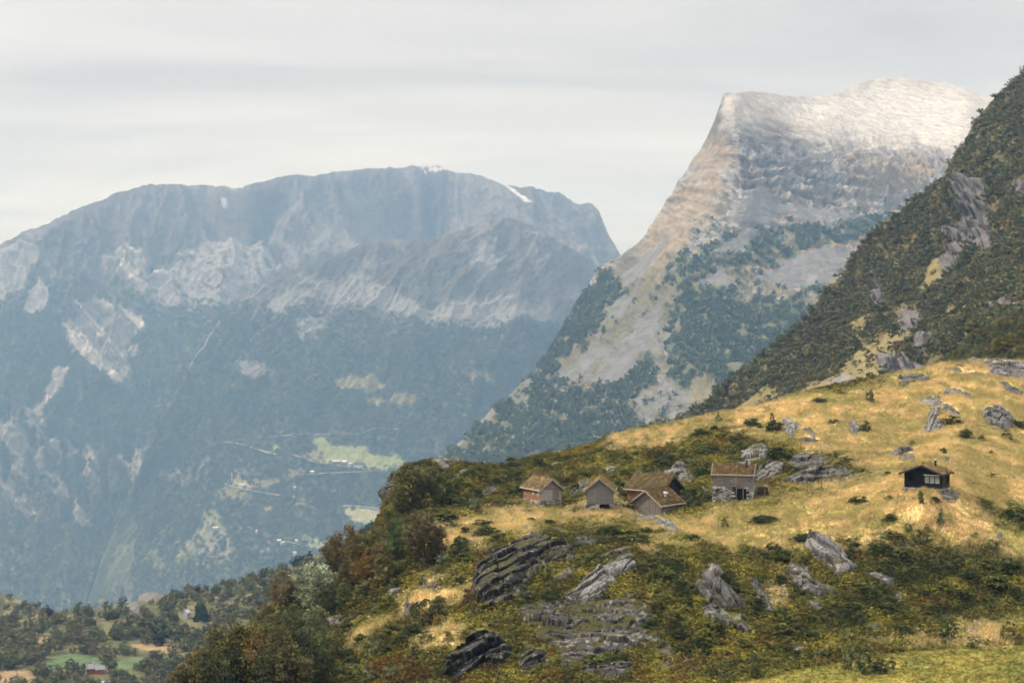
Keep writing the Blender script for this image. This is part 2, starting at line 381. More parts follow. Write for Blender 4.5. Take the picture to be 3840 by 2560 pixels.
# --- its nearer shoulder, with the farms at its foot
SP_SIL = [(180,1440),(230,1290),(300,1120),(370,960),(430,850),(470,790),(505,740),(540,700),(590,662),(640,632),(680,615),(760,590),(810,565),(870,550),(960,548),(1010,546),(1060,530),(1100,512),(1140,502),(1165,500),(1190,507),(1250,535),(1330,580),(1400,630),(1480,700),(1550,760)]
def h_spur(X, u, v):
    X = X / FAR; x, z = X[:, 0], X[:, 2]
    h = 85 * (ridged(x / 380 + 0.3 * fbm(x / 300, z / 300, oct=2, seed=15), z / 900, oct=4, seed=13) - 0.45) + 42 * (ridged((x - .5 * z) / 110, z / 150, oct=5, seed=19, gain=.58) - 0.45)
    h *= 1 - 0.75 * sstep(940*S, 1010*S, v) * sstep(420*S, 520*S, u)       # the farmed terraces are smoother
    return FAR * h * (.2 + .8 * sstep(0, 50, v - SPUR.silv(u)))
cps = []
for v, r in ((1560,3500),(1450,3800),(1290,4150),(1070,4500),(950,4680),(850,4850),(700,5150),(550,5500),(480,5700)):
    for u, k in ((150,1.06),(450,1.02),(800,0.98),(1150,0.97),(1350,1.02),(1600,1.08)):
        cps.append((u, v, FAR * (3500 + (r - 3500) * .72) * k))
SPUR = Relief(cps, SP_SIL, h_spur, S, 7)
us = np.linspace(180*S, 1550*S, 800)
V, u, v, rows = relief_grid(SPUR, us, np.maximum(1545*S, SPUR.silv(us) + 60), 600, back=((60, 30), (300, 260), (900, 1200)))
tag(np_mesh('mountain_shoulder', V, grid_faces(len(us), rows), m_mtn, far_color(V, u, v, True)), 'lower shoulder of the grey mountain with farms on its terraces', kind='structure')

# --- the pale flat-topped peak
PK_SIL = [(880,1200),(940,1120),(990,1058),(1040,1030),(1060,1012),(1100,965),(1140,925),(1180,895),(1210,868),(1240,840),(1265,805),(1290,770),(1310,735),(1330,700),(1355,655),(1380,612),(1405,598),(1430,585),(1455,565),(1480,540),(1505,500),(1530,460),(1555,420),(1580,385),(1595,360),(1610,340),(1625,312),(1640,280),(1652,245),(1662,216),(1672,211),(1690,210),(1730,210),(1790,217),(1840,221),(1880,222),(1920,212),(1960,196),(2000,185),(2040,178),(2080,180),(2120,185),(2180,192),(2220,207),(2270,223),(2330,232),(2450,260),(2600,320)]
cps = [(1685,230,3300),(1690,330,3230),(1645,420,3150),(1570,560,3000),(1540,650,2900),(1662,216,3390),(1610,340,3480),(1530,460,3420),(1425,587,3300),(1330,700,3150),(1240,840,2950),(1100,965,2750),(990,1058,2650),(900,1200,2600),
       (1800,330,3350),(1950,350,3500),(2100,360,3700),(2200,345,3800),(1730,210,3560),(1880,222,4000),(2040,178,4700),(2270,225,4700),(1900,290,3620),(2050,260,4150),(2450,260,4500),
       (1800,480,3080),(1950,500,3100),(2050,480,3250),(1750,600,2880),(1900,620,2850),(1700,800,2550),(1500,800,2620),(1350,900,2600),(1500,980,2350),(1700,900,2400),(1250,1000,2500),(1100,1060,2480),(1500,1100,2200),(1900,800,2500),
       (1000,1200,2350),(1500,1200,2050),(2000,1000,2200),(2352,900,2400),(2352,400,3800),(2352,650,2900),(2550,650,2900),(2550,1000,2300)]
TALUS = [[(1720,430),(1760,420),(1800,460),(1900,470),(1950,480),(1960,500),(1900,510),(1800,490),(1760,510),(1690,520),(1670,500)], [(1610,645),(1650,600),(1690,630),(1690,655),(1620,660)],
         [(1760,610),(1850,580),(1930,570),(1975,575),(1930,640),(1870,665),(1800,660),(1740,630)], [(1340,862),(1400,808),(1440,770),(1490,715),(1520,700),(1515,745),(1480,790),(1445,830),(1400,876)],
         [(1280,860),(1380,790),(1395,800),(1310,862)], [(1440,925),(1480,885),(1560,880),(1620,900),(1570,950),(1490,965)], [(1425,640),(1460,600),(1525,548),(1538,560),(1480,625),(1440,660)], [(1385,715),(1425,680),(1450,690),(1420,735),(1390,745)], [(1660,560),(1720,520),(1740,530),(1690,590)]]
def h_peak(X, u, v):
    X = X / PKS; x, y, z = X[:, 0], X[:, 1], X[:, 2]
    j = fbm(u / 50, v / 50, oct=3, seed=121)
    line = np.interp(u / S, [1000, 1600, 1690, 1780, 1900, 2050, 2352], [500, 380, 300, 310, 335, 365, 360]) * S
    plateau = 1 - sstep(-30, 40, v - line)
    tal = np.zeros(len(u))
    for p in TALUS: tal = np.maximum(tal, pm(u, v, p, 20, j))
    cliff = sstep(1 - 0, 0, np.abs(v / S - 420) / 130) * sstep(1680, 1720, u / S) * (1 - tal)
    rugged = (1 - 0.85 * plateau) * (1 - 0.9 * tal)
    h = 30 * (1 - .75 * plateau) * (ridged(x / 230, (y + z) / 520, oct=4, seed=113) - 0.45) + 24 * (ridged(x / 75, (z + .3 * x) / 60, oct=6, seed=119, gain=.64) - 0.45) * rugged
    q = (z + .22 * x) / 34 + 1.6 * fbm(x / 160, z / 160, oct=3, seed=131)           # bedded ledges
    st = (np.floor(q) + sstep(.55, 1, q - np.floor(q)) - q)
    h += (cliff * 26 + 9 * rugged) * st * sstep(.35, .6, fbm(x / 120, z / 90, oct=3, seed=133)) + cliff * 46 * (ridged(x / 48, (z - 0.25 * x) / 70, oct=6, seed=127, gain=.64) - 0.5)
    h += plateau * 3 * (ridged(x / 40, y / 90, oct=5, seed=137, gain=.65) - .5)
    return PKS * h * (.35 + .65 * sstep(0, 40, v - PEAK.silv(u)))
PEAK = Relief([(a, b, PKS * r) for a, b, r in cps], PK_SIL, h_peak, S, 11)
us = np.linspace(900*S, 2420*S, 960)
V, u, v, rows = relief_grid(PEAK, us, 1190*S, 680, back=((100, 40), (500, 300), (1500, 1500)))
def peak_color(X, u, v):
    n = len(u)
    j = fbm(u / 40, v / 40, oct=6, seed=141, gain=.58); jb = fbm(u / 130, v / 130, oct=4, seed=144); jf = fbm(u / 9, v / 9, oct=3, seed=148)
    c = const(n, (0.17, 0.165, 0.16)) * (0.6 + 0.7 * fbm((u + .3 * v) / 26, (v - .35 * u) / 14, oct=4, seed=149))[:, None]
    c = mixc(c, (0.125, 0.088, 0.055), sstep(0.48, 0.6, fbm((u + v) / 90, (v - u) / 50, oct=5, seed=151)) * 0.75)
    c = mixc(c, (0.075, 0.078, 0.038), sstep(0.5, 0.6, fbm((u + v) / 50, (v - u) / 30, oct=5, seed=152, gain=.6)) * 0.7 * sstep(380*S, 470*S, v))
    P = lambda poly, col, a=1.0, w=12, ja=30, jj=j: mixc(c, col, pm(u, v, poly, w, jj, ja) * a)
    bed = ridged((u + .2 * v) / 70, (v - .26 * u) / 13, oct=6, seed=161, gain=.66); crk = ridged((u + .15 * v) / 15, (v + .2 * u) / 50, oct=5, seed=163, gain=.66)
    face = sstep(280*S, 330*S, v) * (1 - sstep(760*S, 900*S, v))
    c = mixc(c, (0.060, 0.058, 0.058), sstep(.53, .62, .5 * bed + .5 * crk) * face * .85)
    c = mixc(c, (0.27, 0.255, 0.24), sstep(.52, .62, fbm((u + .2 * v) / 34, (v - .26 * u) / 10, oct=4, seed=167, gain=.6)) * face * .75)
    c = mixc(c, (0.095, 0.085, 0.05), pm(u, v, [(1300,760),(1370,660),(1430,590),(1500,540),(1570,560),(1560,650),(1620,600),(1720,560),(1720,650),(1620,720),(1540,740),(1480,860),(1380,900),(1250,900)], 30, j, 60) * .85)
    c = P([(1580,400),(1640,290),(1682,330),(1645,450),(1580,560),(1520,640),(1450,640),(1480,560)], (0.25, 0.195, 0.125), 0.65, 20, 60)
    c = P([(1940,370),(2100,352),(2200,370),(2100,450),(1990,440)], (0.2, 0.155, 0.09), 0.6, 20, 70)
    c = P([(1720,560),(1860,540),(1990,540),(1960,570),(1850,585),(1740,600)], (0.19, 0.135, 0.075), 0.6, 14, 40)
    for poly, a in (([(1000,1080),(1060,1015),(1180,897),(1290,772),(1350,670),(1420,640),(1440,660),(1400,730),(1330,800),(1250,870),(1340,885),(1400,885),(1450,835),(1520,790),(1500,880),(1440,930),(1490,970),(1600,990),(1500,1200),(900,1200)], 0.93),
                    ([(1530,720),(1640,660),(1720,680),(1850,685),(1930,650),(2000,620),(2352,500),(2352,1000),(1700,1000),(1630,910),(1560,880),(1520,800)], 0.95), ([(1680,560),(1740,520),(1850,515),(1990,505),(2020,530),(1900,570),(1800,580),(1740,600),(1690,600)], 0.7),
                    ([(1540,640),(1600,560),(1680,540),(1700,600),(1620,650),(1560,700)], 0.6)):
        c = mixc(c, np.array(FOREST) * 1.3, pm(u, v, poly, 14, j, 75) * (sstep(0.34, 0.47, fbm(u / 24, v / 24, oct=4, seed=157)) * .45 + .55) * a)
    c = mixc(c, (0.10, 0.105, 0.045), pm(u, v, [(1560,800),(1640,660),(1850,700),(1930,680),(1850,780),(1650,850)], 50, j, 60) * sstep(0.5, 0.65, jb) * 0.5)
    fg = pm(u, v, [(1000,1080),(1290,772),(1420,640),(1560,560),(1700,600),(2000,560),(2352,500),(2352,1000),(1500,1200),(900,1200)], 30, j, 40)
    c = mixc(c, (0.125, 0.118, 0.052), fg * sstep(.54, .62, fbm((u + .5 * v) / 38, (v - .5 * u) / 24, oct=6, seed=181, gain=.62)) * .8)
    c = mixc(c, (0.14, 0.138, 0.134), pm(u, v, [(1060,1010),(1250,850),(1420,640),(1540,560),(1600,640),(1520,860),(1400,960),(1200,1040)], 40, j, 60) * sstep(.57, .64, fbm((u + .85 * v) / 20, (v - .85 * u) / 190, oct=5, seed=183, gain=.6)) * .8)
    for p in TALUS: c = mixc(c, (0.128, 0.127, 0.126), pm(u, v, p, 5, j, 40) * (.62 + .38 * sstep(.36, .5, fbm((u + .8 * v) / 26, (v - .8 * u) / 60, oct=5, seed=173, gain=.6))))
    c = mixc(c, (0.085, 0.088, 0.04), pm(u, v, TALUS[5], 10, j, 20) * sstep(0.42, 0.54, .6 * j + .4 * jf) * 0.9)
    c = P([(1590,870),(1640,850),(1650,900),(1600,950),(1570,930)], (0.16, 0.14, 0.07), 0.7, 10, 40)
    line = np.interp(u / S, [1000, 1600, 1690, 1720, 1780, 1900, 2050, 2130, 2352], [500, 330, 300, 290, 295, 320, 345, 340, 345]) * S
    top = 1 - sstep(-40, 50, v - line + 130 * (fbm((u + .3 * v) / 70, (v - .3 * u) / 16, oct=5, seed=175, gain=.6) - .5) + 40 * (jb - .5))
    c = mixc(c, (0.38, 0.355, 0.318), top * sstep(1660*S, 1700*S, u) * (0.86 + 0.4 * (j - .4)).clip(0, 1))
    c = mixc(c, (0.48, 0.46, 0.43), pm(u, v, [(1760,235),(1900,230),(2050,190),(2230,230),(2200,330),(2000,310),(1850,280)], 40, j, 40) * 0.8)
    c = mixc(c, (0.25, 0.228, 0.20), top * sstep(.52, .72, ridged((u + .3 * v) / 110, (v - .12 * u) / 9, oct=5, seed=171, gain=.65)) * .4)
    c = P([(2030,238),(2070,232),(2090,240),(2060,246)], (0.42, 0.39, 0.35), 0.8, 6, 10)
    c = P([(2110,190),(2180,192),(2240,220),(2180,225),(2130,210)], (0.4, 0.38, 0.36), 0.55, 10, 30)
    c = P([(1662,216),(1735,214),(1720,230),(1690,235),(1685,290),(1650,300)], (0.40, 0.37, 0.33), 0.8, 10, 24)
    return c
PEAK_MESH = tag(np_mesh('peak', V, grid_faces(len(us), rows), m_mtn, peak_color(V, u, v)), 'steep flat-topped pale peak with grey screes above forest', kind='structure')

# --- dark scrubby mountainside at the right
RS_SIL = [(1380,1010),(1440,990),(1515,968),(1560,953),(1620,918),(1680,873),(1740,818),(1800,768),(1850,718),(1900,660),(1920,640),(1935,630),(1950,588),(1985,552),(2000,540),(2015,513),(2060,488),(2090,463),(2140,428),(2172,405),(2178,385),(2190,355),(2215,325),(2230,295),(2236,280),(2245,268),(2275,233),(2310,203),(2352,163),(2450,90),(2600,10)]
cps = [(2352,165,1500),(2235,290,1480),(2180,400,1450),(2015,515,1450),(1935,635,1420),(1800,770,1380),(1620,920,1350),(1515,970,1350),(2352,400,1250),(2352,600,1000),(2250,550,1200),(2150,700,1050),(2352,690,800),(2200,850,600),(2352,800,450),
       (2150,850,700),(2000,850,900),(1800,900,1050),(1600,990,1250),(1800,1000,900),(2000,950,700),(2200,950,480),(2352,900,390),(2100,760,950),(1400,1060,1250),(1500,1100,1100),(2100,1050,500),(1800,1080,750),(2352,1000,360),(2600,10,1550),(2600,400,1200),(2600,700,750),(2600,900,400)]
CLIFFS_R = [[(2150,560),(2180,440),(2200,400),(2250,410),(2270,540),(2260,600),(2220,560),(2190,590),(2150,610)], [(2010,800),(2070,790),(2110,830),(2090,860),(2020,855)], [(1950,620),(1985,610),(2020,690),(1990,690)], [(2250,690),(2360,640),(2360,690),(2290,700)], [(2290,410),(2360,400),(2360,450),(2300,440)], [(2080,760),(2120,730),(2140,760),(2110,810)], [(2040,730),(2090,690),(2130,680),(2080,740)], [(2190,180*1.6),(2240,275),(2215,330),(2190,330)]]
def h_right(X, u, v):
    x, y, z = X[:, 0], X[:, 1], X[:, 2]
    k = X[:, 1] / 1200.0; x = x * 1.7; y = y * 1.7; z = z * 1.7
    j = fbm(u / 50, v / 50, oct=3, seed=221)
    h = k * (20 * (ridged((x + .8 * y) / 160, z / 240, oct=3, seed=213) - 0.85) + 5 * (fbm(x / 25, y / 25, z / 25, oct=3, seed=219) - 0.5))
    cl = np.zeros(len(u))
    for p in CLIFFS_R: cl = np.maximum(cl, pm(u, v, p, 18, j))
    h += k * cl * 34 * (ridged(x / 26, z / 70, oct=5, seed=227, gain=.6) - 0.5)
    return h * sstep(0, 40, v - RIGHT.silv(u) + 8)
RIGHT = Relief([(a, b, 300 + (r - 360) * .55) for a, b, r in cps], RS_SIL, h_right, S, 7)
us = np.linspace(1390*S, 2560*S, 480)
V, u, v, rows = relief_grid(RIGHT, us, 1050*S, 460, back=((30, 15), (150, 120), (500, 700)))
def right_color(X, u, v):
    n = len(u)
    j = fbm(u / 36, v / 36, oct=5, seed=241); jf = fbm(u / 9, v / 9, oct=3, seed=248)
    dg = fbm((u * .72 + v * .7) / 26, (v * .72 - u * .7) / 190, oct=4, seed=251)      # streaks running down the slope
    c = const(n, (0.075, 0.076, 0.034)) * (0.7 + 0.6 * j)[:, None]
    c = mixc(c, (0.125, 0.098, 0.045), sstep(0.51, 0.62, dg + 0.25 * (j - .5)) * 0.75)
    P = lambda poly, col, a=1.0, w=10, ja=26, jj=j: mixc(c, col, pm(u, v, poly, w, jj, ja) * a)
    for poly in ([(1770,915),(1950,788),(2060,712),(2105,725),(2050,800),(2020,855),(1910,900),(1840,940)], [(1640,985),(1760,925),(1890,845),(1930,835),(1920,870),(1780,950),(1680,1005)], [(1590,970),(1760,868),(1785,880),(1690,945),(1640,975)], [(1930,740),(2010,660),(2040,670),(1960,750)], [(2090,640),(2150,560),(2160,600),(2110,660)], [(2190,600),(2225,585),(2240,605),(2200,615)], [(2150,700),(2250,640),(2260,655),(2170,730)]):
        c = P(poly, (0.19, 0.155, 0.066), 0.85)
    c = c * (.7 + .6 * fbm(u / 7, v / 7, oct=4, seed=259, gain=.65))[:, None]
    c = P([(1855,895),(1930,838),(1952,846),(1905,887)], (0.2, 0.19, 0.18), 0.95, 6, 14)
    rk = 1.0
    rs = sstep(0.45, 0.68, ridged(u / 16, v / 60, oct=4, seed=257, gain=.6))
    for p in CLIFFS_R: 
        wq = pm(u, v, p, 8, j, 40); c = mixc(c, (0.125, 0.116, 0.116), wq); c = mixc(c, (0.022, 0.022, 0.026), wq * rs)
    return c
tag(np_mesh('mountainside', V, grid_faces(len(us), rows), m_mid, right_color(V, u, v)), 'steep dark mountainside of scrub and broken cliffs at the right', kind='structure')

# --- wooded hill in the valley, lower left
VH_SIL = [(-200,2345),(0,2330),(130,2315),(250,2295),(400,2275),(550,2248),(700,2228),(850,2190),(1000,2150),(1150,2100),(1250,2050),(1350,2000),(1450,1950),(1550,1910),(1750,1850)]
cps = [(0,2560,700),(600,2560,700),(1100,2560,650),(0,2400,800),(500,2400,800),(900,2400,770),(200,2310,890),(600,2240,930),(1000,2150,990),(1300,2020,1030),(1450,1950,1050),(1100,2250,880),(-250,2560,700),(-250,2345,880),(1600,2560,560),(1600,2200,800),(1750,1850,1080),(0,2800,560),(900,2800,540),(1600,2800,460)]
def h_valley(X, u, v):
    x, y = X[:, 0], X[:, 1]
    return 5.0 * (fbm(x / 70, y / 70, oct=3, seed=313) - 0.5) * sstep(0, 60, np.abs(v - 2485)) * sstep(0, 25, v - VALLEY.silv(u) + 4)
VALLEY = Relief(cps, VH_SIL, h_valley)
FIELDS = [[(115,2500),(190,2465),(300,2448),(370,2465),(390,2480),(370,2505),(300,2515),(200,2520),(120,2515)], [(400,2480),(480,2468),(580,2462),(570,2490),(500,2505),(430,2515),(405,2500)]]
BROWN_F = [[(85,2400),(130,2390),(190,2386),(180,2412),(110,2418)], [(485,2415),(560,2420),(570,2412),(640,2415),(660,2440),(610,2455),(560,2440),(500,2430)], [(20,2520),(90,2508),(130,2530),(120,2560),(0,2575),(-40,2540)], [(425,2240),(540,2225),(550,2240),(470,2256),(420,2250)]]
us = np.linspace(-200, 1750, 330)
V, u, v, rows = relief_grid(VALLEY, us, 2760, 200, back=((20, 12), (120, 90), (500, 500)))
j = fbm(u / 36, v / 30, oct=5, seed=341); jf = fbm(u / 10, v / 7, oct=3, seed=348)
c = const(len(u), (0.085, 0.085, 0.038)) * (0.6 + 0.8 * j)[:, None]
c = mixc(c, (0.13, 0.115, 0.05), sstep(0.55, 0.66, j) * 0.7)
for p in FIELDS: c = mixc(c, (0.080, 0.120, 0.052), pm(u, v, p, 3, jf, 5, 1))
for p in BROWN_F: c = mixc(c, (0.26, 0.185, 0.095), pm(u, v, p, 4, jf, 8, 1) * 0.9)
tag(np_mesh('valley_hill', V, grid_faces(len(us), rows), m_mid, c), 'wooded hill with green fields in the valley', kind='structure')
# small farther hill at the left edge
SH_SIL = [(-250,2190),(0,2225),(80,2252),(160,2290),(250,2335),(350,2390)]
def h_small(X, u, v): return 4 * (fbm(X[:, 0] / 40, X[:, 1] / 40, oct=3, seed=413) - 0.5)
SMALL = Relief([(-250,2190,1180),(0,2225,1150),(160,2290,1120),(350,2390,1060),(0,2340,1080),(-250,2420,1000),(200,2450,980),(400,2500,930)], SH_SIL, h_small)
us = np.linspace(-250, 350, 120)
V, u, v, rows = relief_grid(SMALL, us, 2440, 70, back=((20, 12), (120, 90), (500, 500)))
j = fbm(u / 30, v / 24, oct=5, seed=441)
c = const(len(u), (0.075, 0.07, 0.035)) * (0.6 + 0.8 * j)[:, None]
c = mixc(c, (0.19, 0.165, 0.09), sstep(0.5, 0.62, j) * 0.7)
tag(np_mesh('far_hill', V, grid_faces(len(us), rows), m_mid, c), 'small heathy hill at the left edge behind the valley', kind='structure')
# the valley bottom that carries all of these, out to the horizon
gv = np.array([(-8800, -200, -1290), (8800, -200, -1290), (8800, 14400, -1290), (-8800, 14400, -1290)], float)
tag(np_mesh('ground', gv, np.array([[0, 1, 2, 3]]), m_mtn, const(4, FOREST)), 'dark valley floor', kind='structure')
# ------------------------------------------------------------------ the hillside with the huts
FG_SIL = [(-400,3300),(300,2760),(600,2640),(700,2590),(900,2455),(1100,2310),(1300,2140),(1400,1985),(1430,1900),(1445,1850),(1465,1800),(1490,1768),(1530,1742),(1580,1728),(1620,1720),(1700,1722),(1750,1740),(1830,1742),(1900,1739),(2002,1709),(2063,1686),(2130,1683),(2193,1670),(2239,1650),(2300,1628),(2400,1604),(2553,1580),(2706,1543),(2829,1521),(2927,1494),(3049,1457),(3165,1427),(3380,1393),(3563,1357),(3640,1350),(3840,1350),(4000,1345),(4300,1340)]
cps = [(700,2560,152),(1000,2560,150),(1400,2560,142),(1800,2560,138),(2200,2560,135),(2600,2560,133),(3000,2560,132),(3400,2560,130),(3840,2560,129),(3000,2430,147),(3400,2430,147),(3840,2430,147),(2600,2430,145),
       (3000,2250,160),(3400,2250,162),(3840,2250,163),(2600,2100,167),(3000,2100,173),(3400,2100,170),(3840,2100,172),(2300,2000,179),(2700,2000,184),(3100,2000,181),(3500,2000,178),(3840,2000,179),
       (2030,1900,213),(2250,1880,213),(2420,1925,205),(2750,1865,207),(3450,1815,188),(1750,1960,196),(2200,2300,155),(2200,2100,170),(1900,2120,169),(1800,2400,149),(1500,2100,186),(1500,1850,216),(1250,2250,191),(1000,2400,181),(1430,1850,222),(1440,1980,205),
       (1435,1860,222),(1633,1722,236),(1900,1739,243),(2063,1686,250),(2239,1655,255),(2400,1604,262),(2706,1543,270),(2927,1494,275),(3165,1427,280),(3380,1393,283),(3625,1345,286),(3840,1350,288),(4200,1345,292),
       (3400,1700,226),(3400,1550,253),(2700,1700,236),(2700,1780,223),(2300,1780,229),(3000,1650,241),(3840,1700,223),(3840,1550,249),(3840,1850,196),(4200,2100,175),(4200,2560,130),(4200,1700,224),(700,2640,150),(4750,2100,178),(4750,2560,131),(4750,1700,226),(4750,1345,296),(300,2760,150),(-400,3300,140),(2000,1990,188),(1750,1800,226)]
def h_fore(X, u, v):
    x, y = X[:, 0], X[:, 1]
    flat = sstep(2440, 2400, v) + (1 - sstep(2650, 2800, u)) * sstep(2400, 2440, v)
    h = 0.75 * (fbm(x / 9, y / 9, oct=3, seed=513) - 0.5) * flat.clip(0.15, 1) + 0.28 * (fbm(x / 2.2, y / 2.2, oct=3, seed=517) - 0.5) * flat.clip(0.25, 1)
    return h
FORE = Relief(cps, FG_SIL, h_fore)
def ground(u, v): return FORE.at(u, v)
GOLD = [[(1480,2020),(1700,1935),(1900,1900),(1960,1890),(2100,1905),(2200,1880),(2300,1880),(2350,1925),(2560,1925),(2680,1885),(2850,1860),(2960,1840),(3150,1800),(3250,1750),(3000,1700),(2960,1650),(2850,1640),(2700,1600),(2480,1640),(2380,1640),(2300,1640),(2400,1600),(2930,1490),(3400,1380),(3900,1330),(3900,2090),(3500,2060),(3200,2010),(2900,2030),(2750,2090),(2650,2040),(2350,1965),(2150,1985),(1900,2010),(1800,2050),(1650,2040)],
        [(1500,2270),(1600,2230),(1800,2180),(1800,2210),(1620,2250)], [(1330,2370),(1450,2330),(1440,2350),(1340,2400)], [(1560,2410),(1700,2340),(1690,2390),(1580,2440)], [(2900,2130),(2960,2120),(2940,2260),(2880,2240)], [(2480,2010),(2640,2030),(2600,2060),(2380,2060)], [(3150,2380),(3500,2360),(3840,2300),(3840,2420),(3300,2440)]]
MEAD = [(2650,2580),(3050,2500),(3400,2440),(3900,2415),(3900,2600)]
BRUSH = [[(3300,2000),(3480,2060),(3640,2030),(3840,2090),(3900,2300),(3700,2320),(3560,2260),(3450,2200),(3300,2130)], [(3700,1880),(3840,1900),(3860,1990),(3740,1960)], [(1480,1730),(1900,1760),(1960,1850),(1750,1900),(1500,2000)], [(2900,2300),(3400,2180),(3560,2330),(3300,2420),(2950,2420)], [(2000,1980),(2330,1960),(2420,2020),(2250,2060),(2050,2060)], [(2850,2170),(2950,2100),(3000,2170),(2950,2230)]]
RUST = [[(1420,2350),(1490,2300),(1480,2360),(1430,2390)], [(1730,2180),(1800,2150),(1790,2260),(1740,2250)], [(1400,2480),(1550,2450),(1600,2560),(1380,2560)]]
def fg_color(X, u, v):
    """own colour of the ground cover; returns colour and share of tall straw"""
    x, y = X[:, 0], X[:, 1]; n = len(u)
    n1 = fbm(x / 9, y / 14, oct=3, seed=531); n2 = fbm(x / 2.4, y / 3.4, oct=4, seed=535, gain=.6); n3 = fbm(x / 0.7, y / 1.0, oct=3, seed=539); n4 = fbm(x / 3, y / 4.5, oct=4, seed=543, gain=.6)
    wob = (n2 - .5) * 150 + (n1 - .5) * 120
    g = np.zeros(n)
    for p in GOLD: g = np.maximum(g, sstep(-28, 28, poly_sd(u, v, p) + wob))
    br = np.zeros(n)
    for p in BRUSH: br = np.maximum(br, sstep(-35, 35, poly_sd(u, v, p) + wob))
    c = const(n, (0.094, 0.090, 0.024))
    c = mixc(c, (0.030, 0.038, 0.013), sstep(0.52, 0.62, n2 + .3 * (n3 - .5)))
    c = mixc(c, (0.20, 0.175, 0.032), sstep(0.52, 0.66, n4 + .2 * (n3 - .5)) * 0.8)
    c = mixc(c, (0.12, 0.062, 0.02), sstep(0.60, 0.70, fbm(x / 2, y / 3, oct=4, seed=547)) * 0.5)
    for p in RUST: c = mixc(c, (0.10, 0.05, 0.018), sstep(-20, 20, poly_sd(u, v, p) + wob * .4) * 0.7)
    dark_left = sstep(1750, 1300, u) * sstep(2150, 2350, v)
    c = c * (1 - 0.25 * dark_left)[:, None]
    c = mixc(c, (0.034, 0.043, 0.015), br * sstep(0.40, 0.52, n2 + .3 * (n3 - .5)) * 0.8)
    gold = const(n, (0.84, 0.62, 0.28)) * (0.85 + 0.3 * n3)[:, None]
    gold = mixc(gold, (0.40, 0.355, 0.105), sstep(0.45, 0.62, n4) * 0.8)
    gold = mixc(gold, (0.17, 0.17, 0.045), sstep(0.57, 0.68, n2) * 0.85)
    upper = sstep(2050, 1800, v)
    gold = mixc(gold, (0.23, 0.22, 0.055), sstep(0.50, 0.60, fbm(x / 5, y / 7, oct=5, seed=551, gain=.6)) * 0.75)
    w = g * (1 - 0.8 * br)
    c = c * (1 - w)[:, None] + gold * w[:, None]
    m = sstep(-20, 20, poly_sd(u, v, MEAD) + wob * .3)
    mead = const(n, (0.19, 0.175, 0.038)); mead = mixc(mead, (0.28, 0.23, 0.055), sstep(0.45, 0.65, fbm(x / 8, y / 2.5, oct=4, seed=555))); mead = mixc(mead, (0.11, 0.125, 0.03), sstep(0.55, 0.68, n4) * .7)
    c = c * (1 - m)[:, None] + mead * m[:, None]
    return c, w * (1 - m)
m_fg = attr_mat('hillside_ground', 0.30, 1.3, bump=0.12)
us = np.linspace(-400, 4950, 1020)
vb = np.maximum(2600.0, FORE.silv(us) + 40)
V, u, v, rows = relief_grid(FORE, us, vb, 560, back=((3, 0.8), (10, 5), (30, 22), (80, 70)))
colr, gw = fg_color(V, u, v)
# the near end runs down under the frame and back up to the photographer's feet
b0 = V[:len(us)]
s_ = np.array([0.0, 0.02, 0.06, 0.12, 0.25, 0.4, 0.55, 0.7, 0.85, 0.95])
ext = np.concatenate([np.stack([b0[:, 0] * s, 2 + (b0[:, 1] - 2) * s, -1.7 + (b0[:, 2] + 1.7) * s ** 0.7], 1) for s in s_])
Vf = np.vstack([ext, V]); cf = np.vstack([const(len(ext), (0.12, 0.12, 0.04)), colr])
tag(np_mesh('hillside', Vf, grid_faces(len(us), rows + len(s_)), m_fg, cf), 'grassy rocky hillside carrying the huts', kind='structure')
FGV, FGU, FGv, FGC, FGW = V[:len(us) * 560].reshape(560, len(us), 3), u[:len(us) * 560].reshape(560, -1), v[:len(us) * 560].reshape(560, -1), colr[:len(us) * 560].reshape(560, -1, 3), gw[:len(us) * 560].reshape(560, -1)

# ------------------------------------------------------------------ rocks
def rock_mat():
    m = bpy.data.materials.new('lichen_rock'); m.use_nodes = True
    t = m.node_tree; t.nodes.clear()
    o = N(t, 'ShaderNodeOutputMaterial'); p = N(t, 'ShaderNodeBsdfPrincipled'); p.inputs['Roughness'].default_value = 0.9; p.inputs['Specular IOR Level'].default_value = 0.2
    at = N(t, 'ShaderNodeAttribute'); at.attribute_name = 'Col'
    co = N(t, 'ShaderNodeTexCoord')
    nz = N(t, 'ShaderNodeTexNoise'); nz.inputs['Scale'].default_value = 2.2; nz.inputs['Detail'].default_value = 6; nz.inputs['Roughness'].default_value = 0.75
    t.links.new(co.outputs['Object'], nz.inputs['Vector'])
    vm = N(t, 'ShaderNodeVectorMath', operation='SCALE'); t.links.new(at.outputs['Color'], vm.inputs[0])
    t.links.new(M(t, 'MULTIPLY_ADD', nz.outputs[0], 2.4, -0.2), vm.inputs['Scale'])
    b = N(t, 'ShaderNodeBump'); b.inputs['Strength'].default_value = 1; b.inputs['Distance'].default_value = 0.35
    t.links.new(nz.outputs[0], b.inputs['Height']); t.links.new(b.outputs[0], p.inputs['Normal'])
    t.links.new(vm.outputs[0], p.inputs['Base Color']); t.links.new(p.outputs[0], o.inputs[0])
    return m
m_rock = rock_mat()
ROCKPOLYS = []
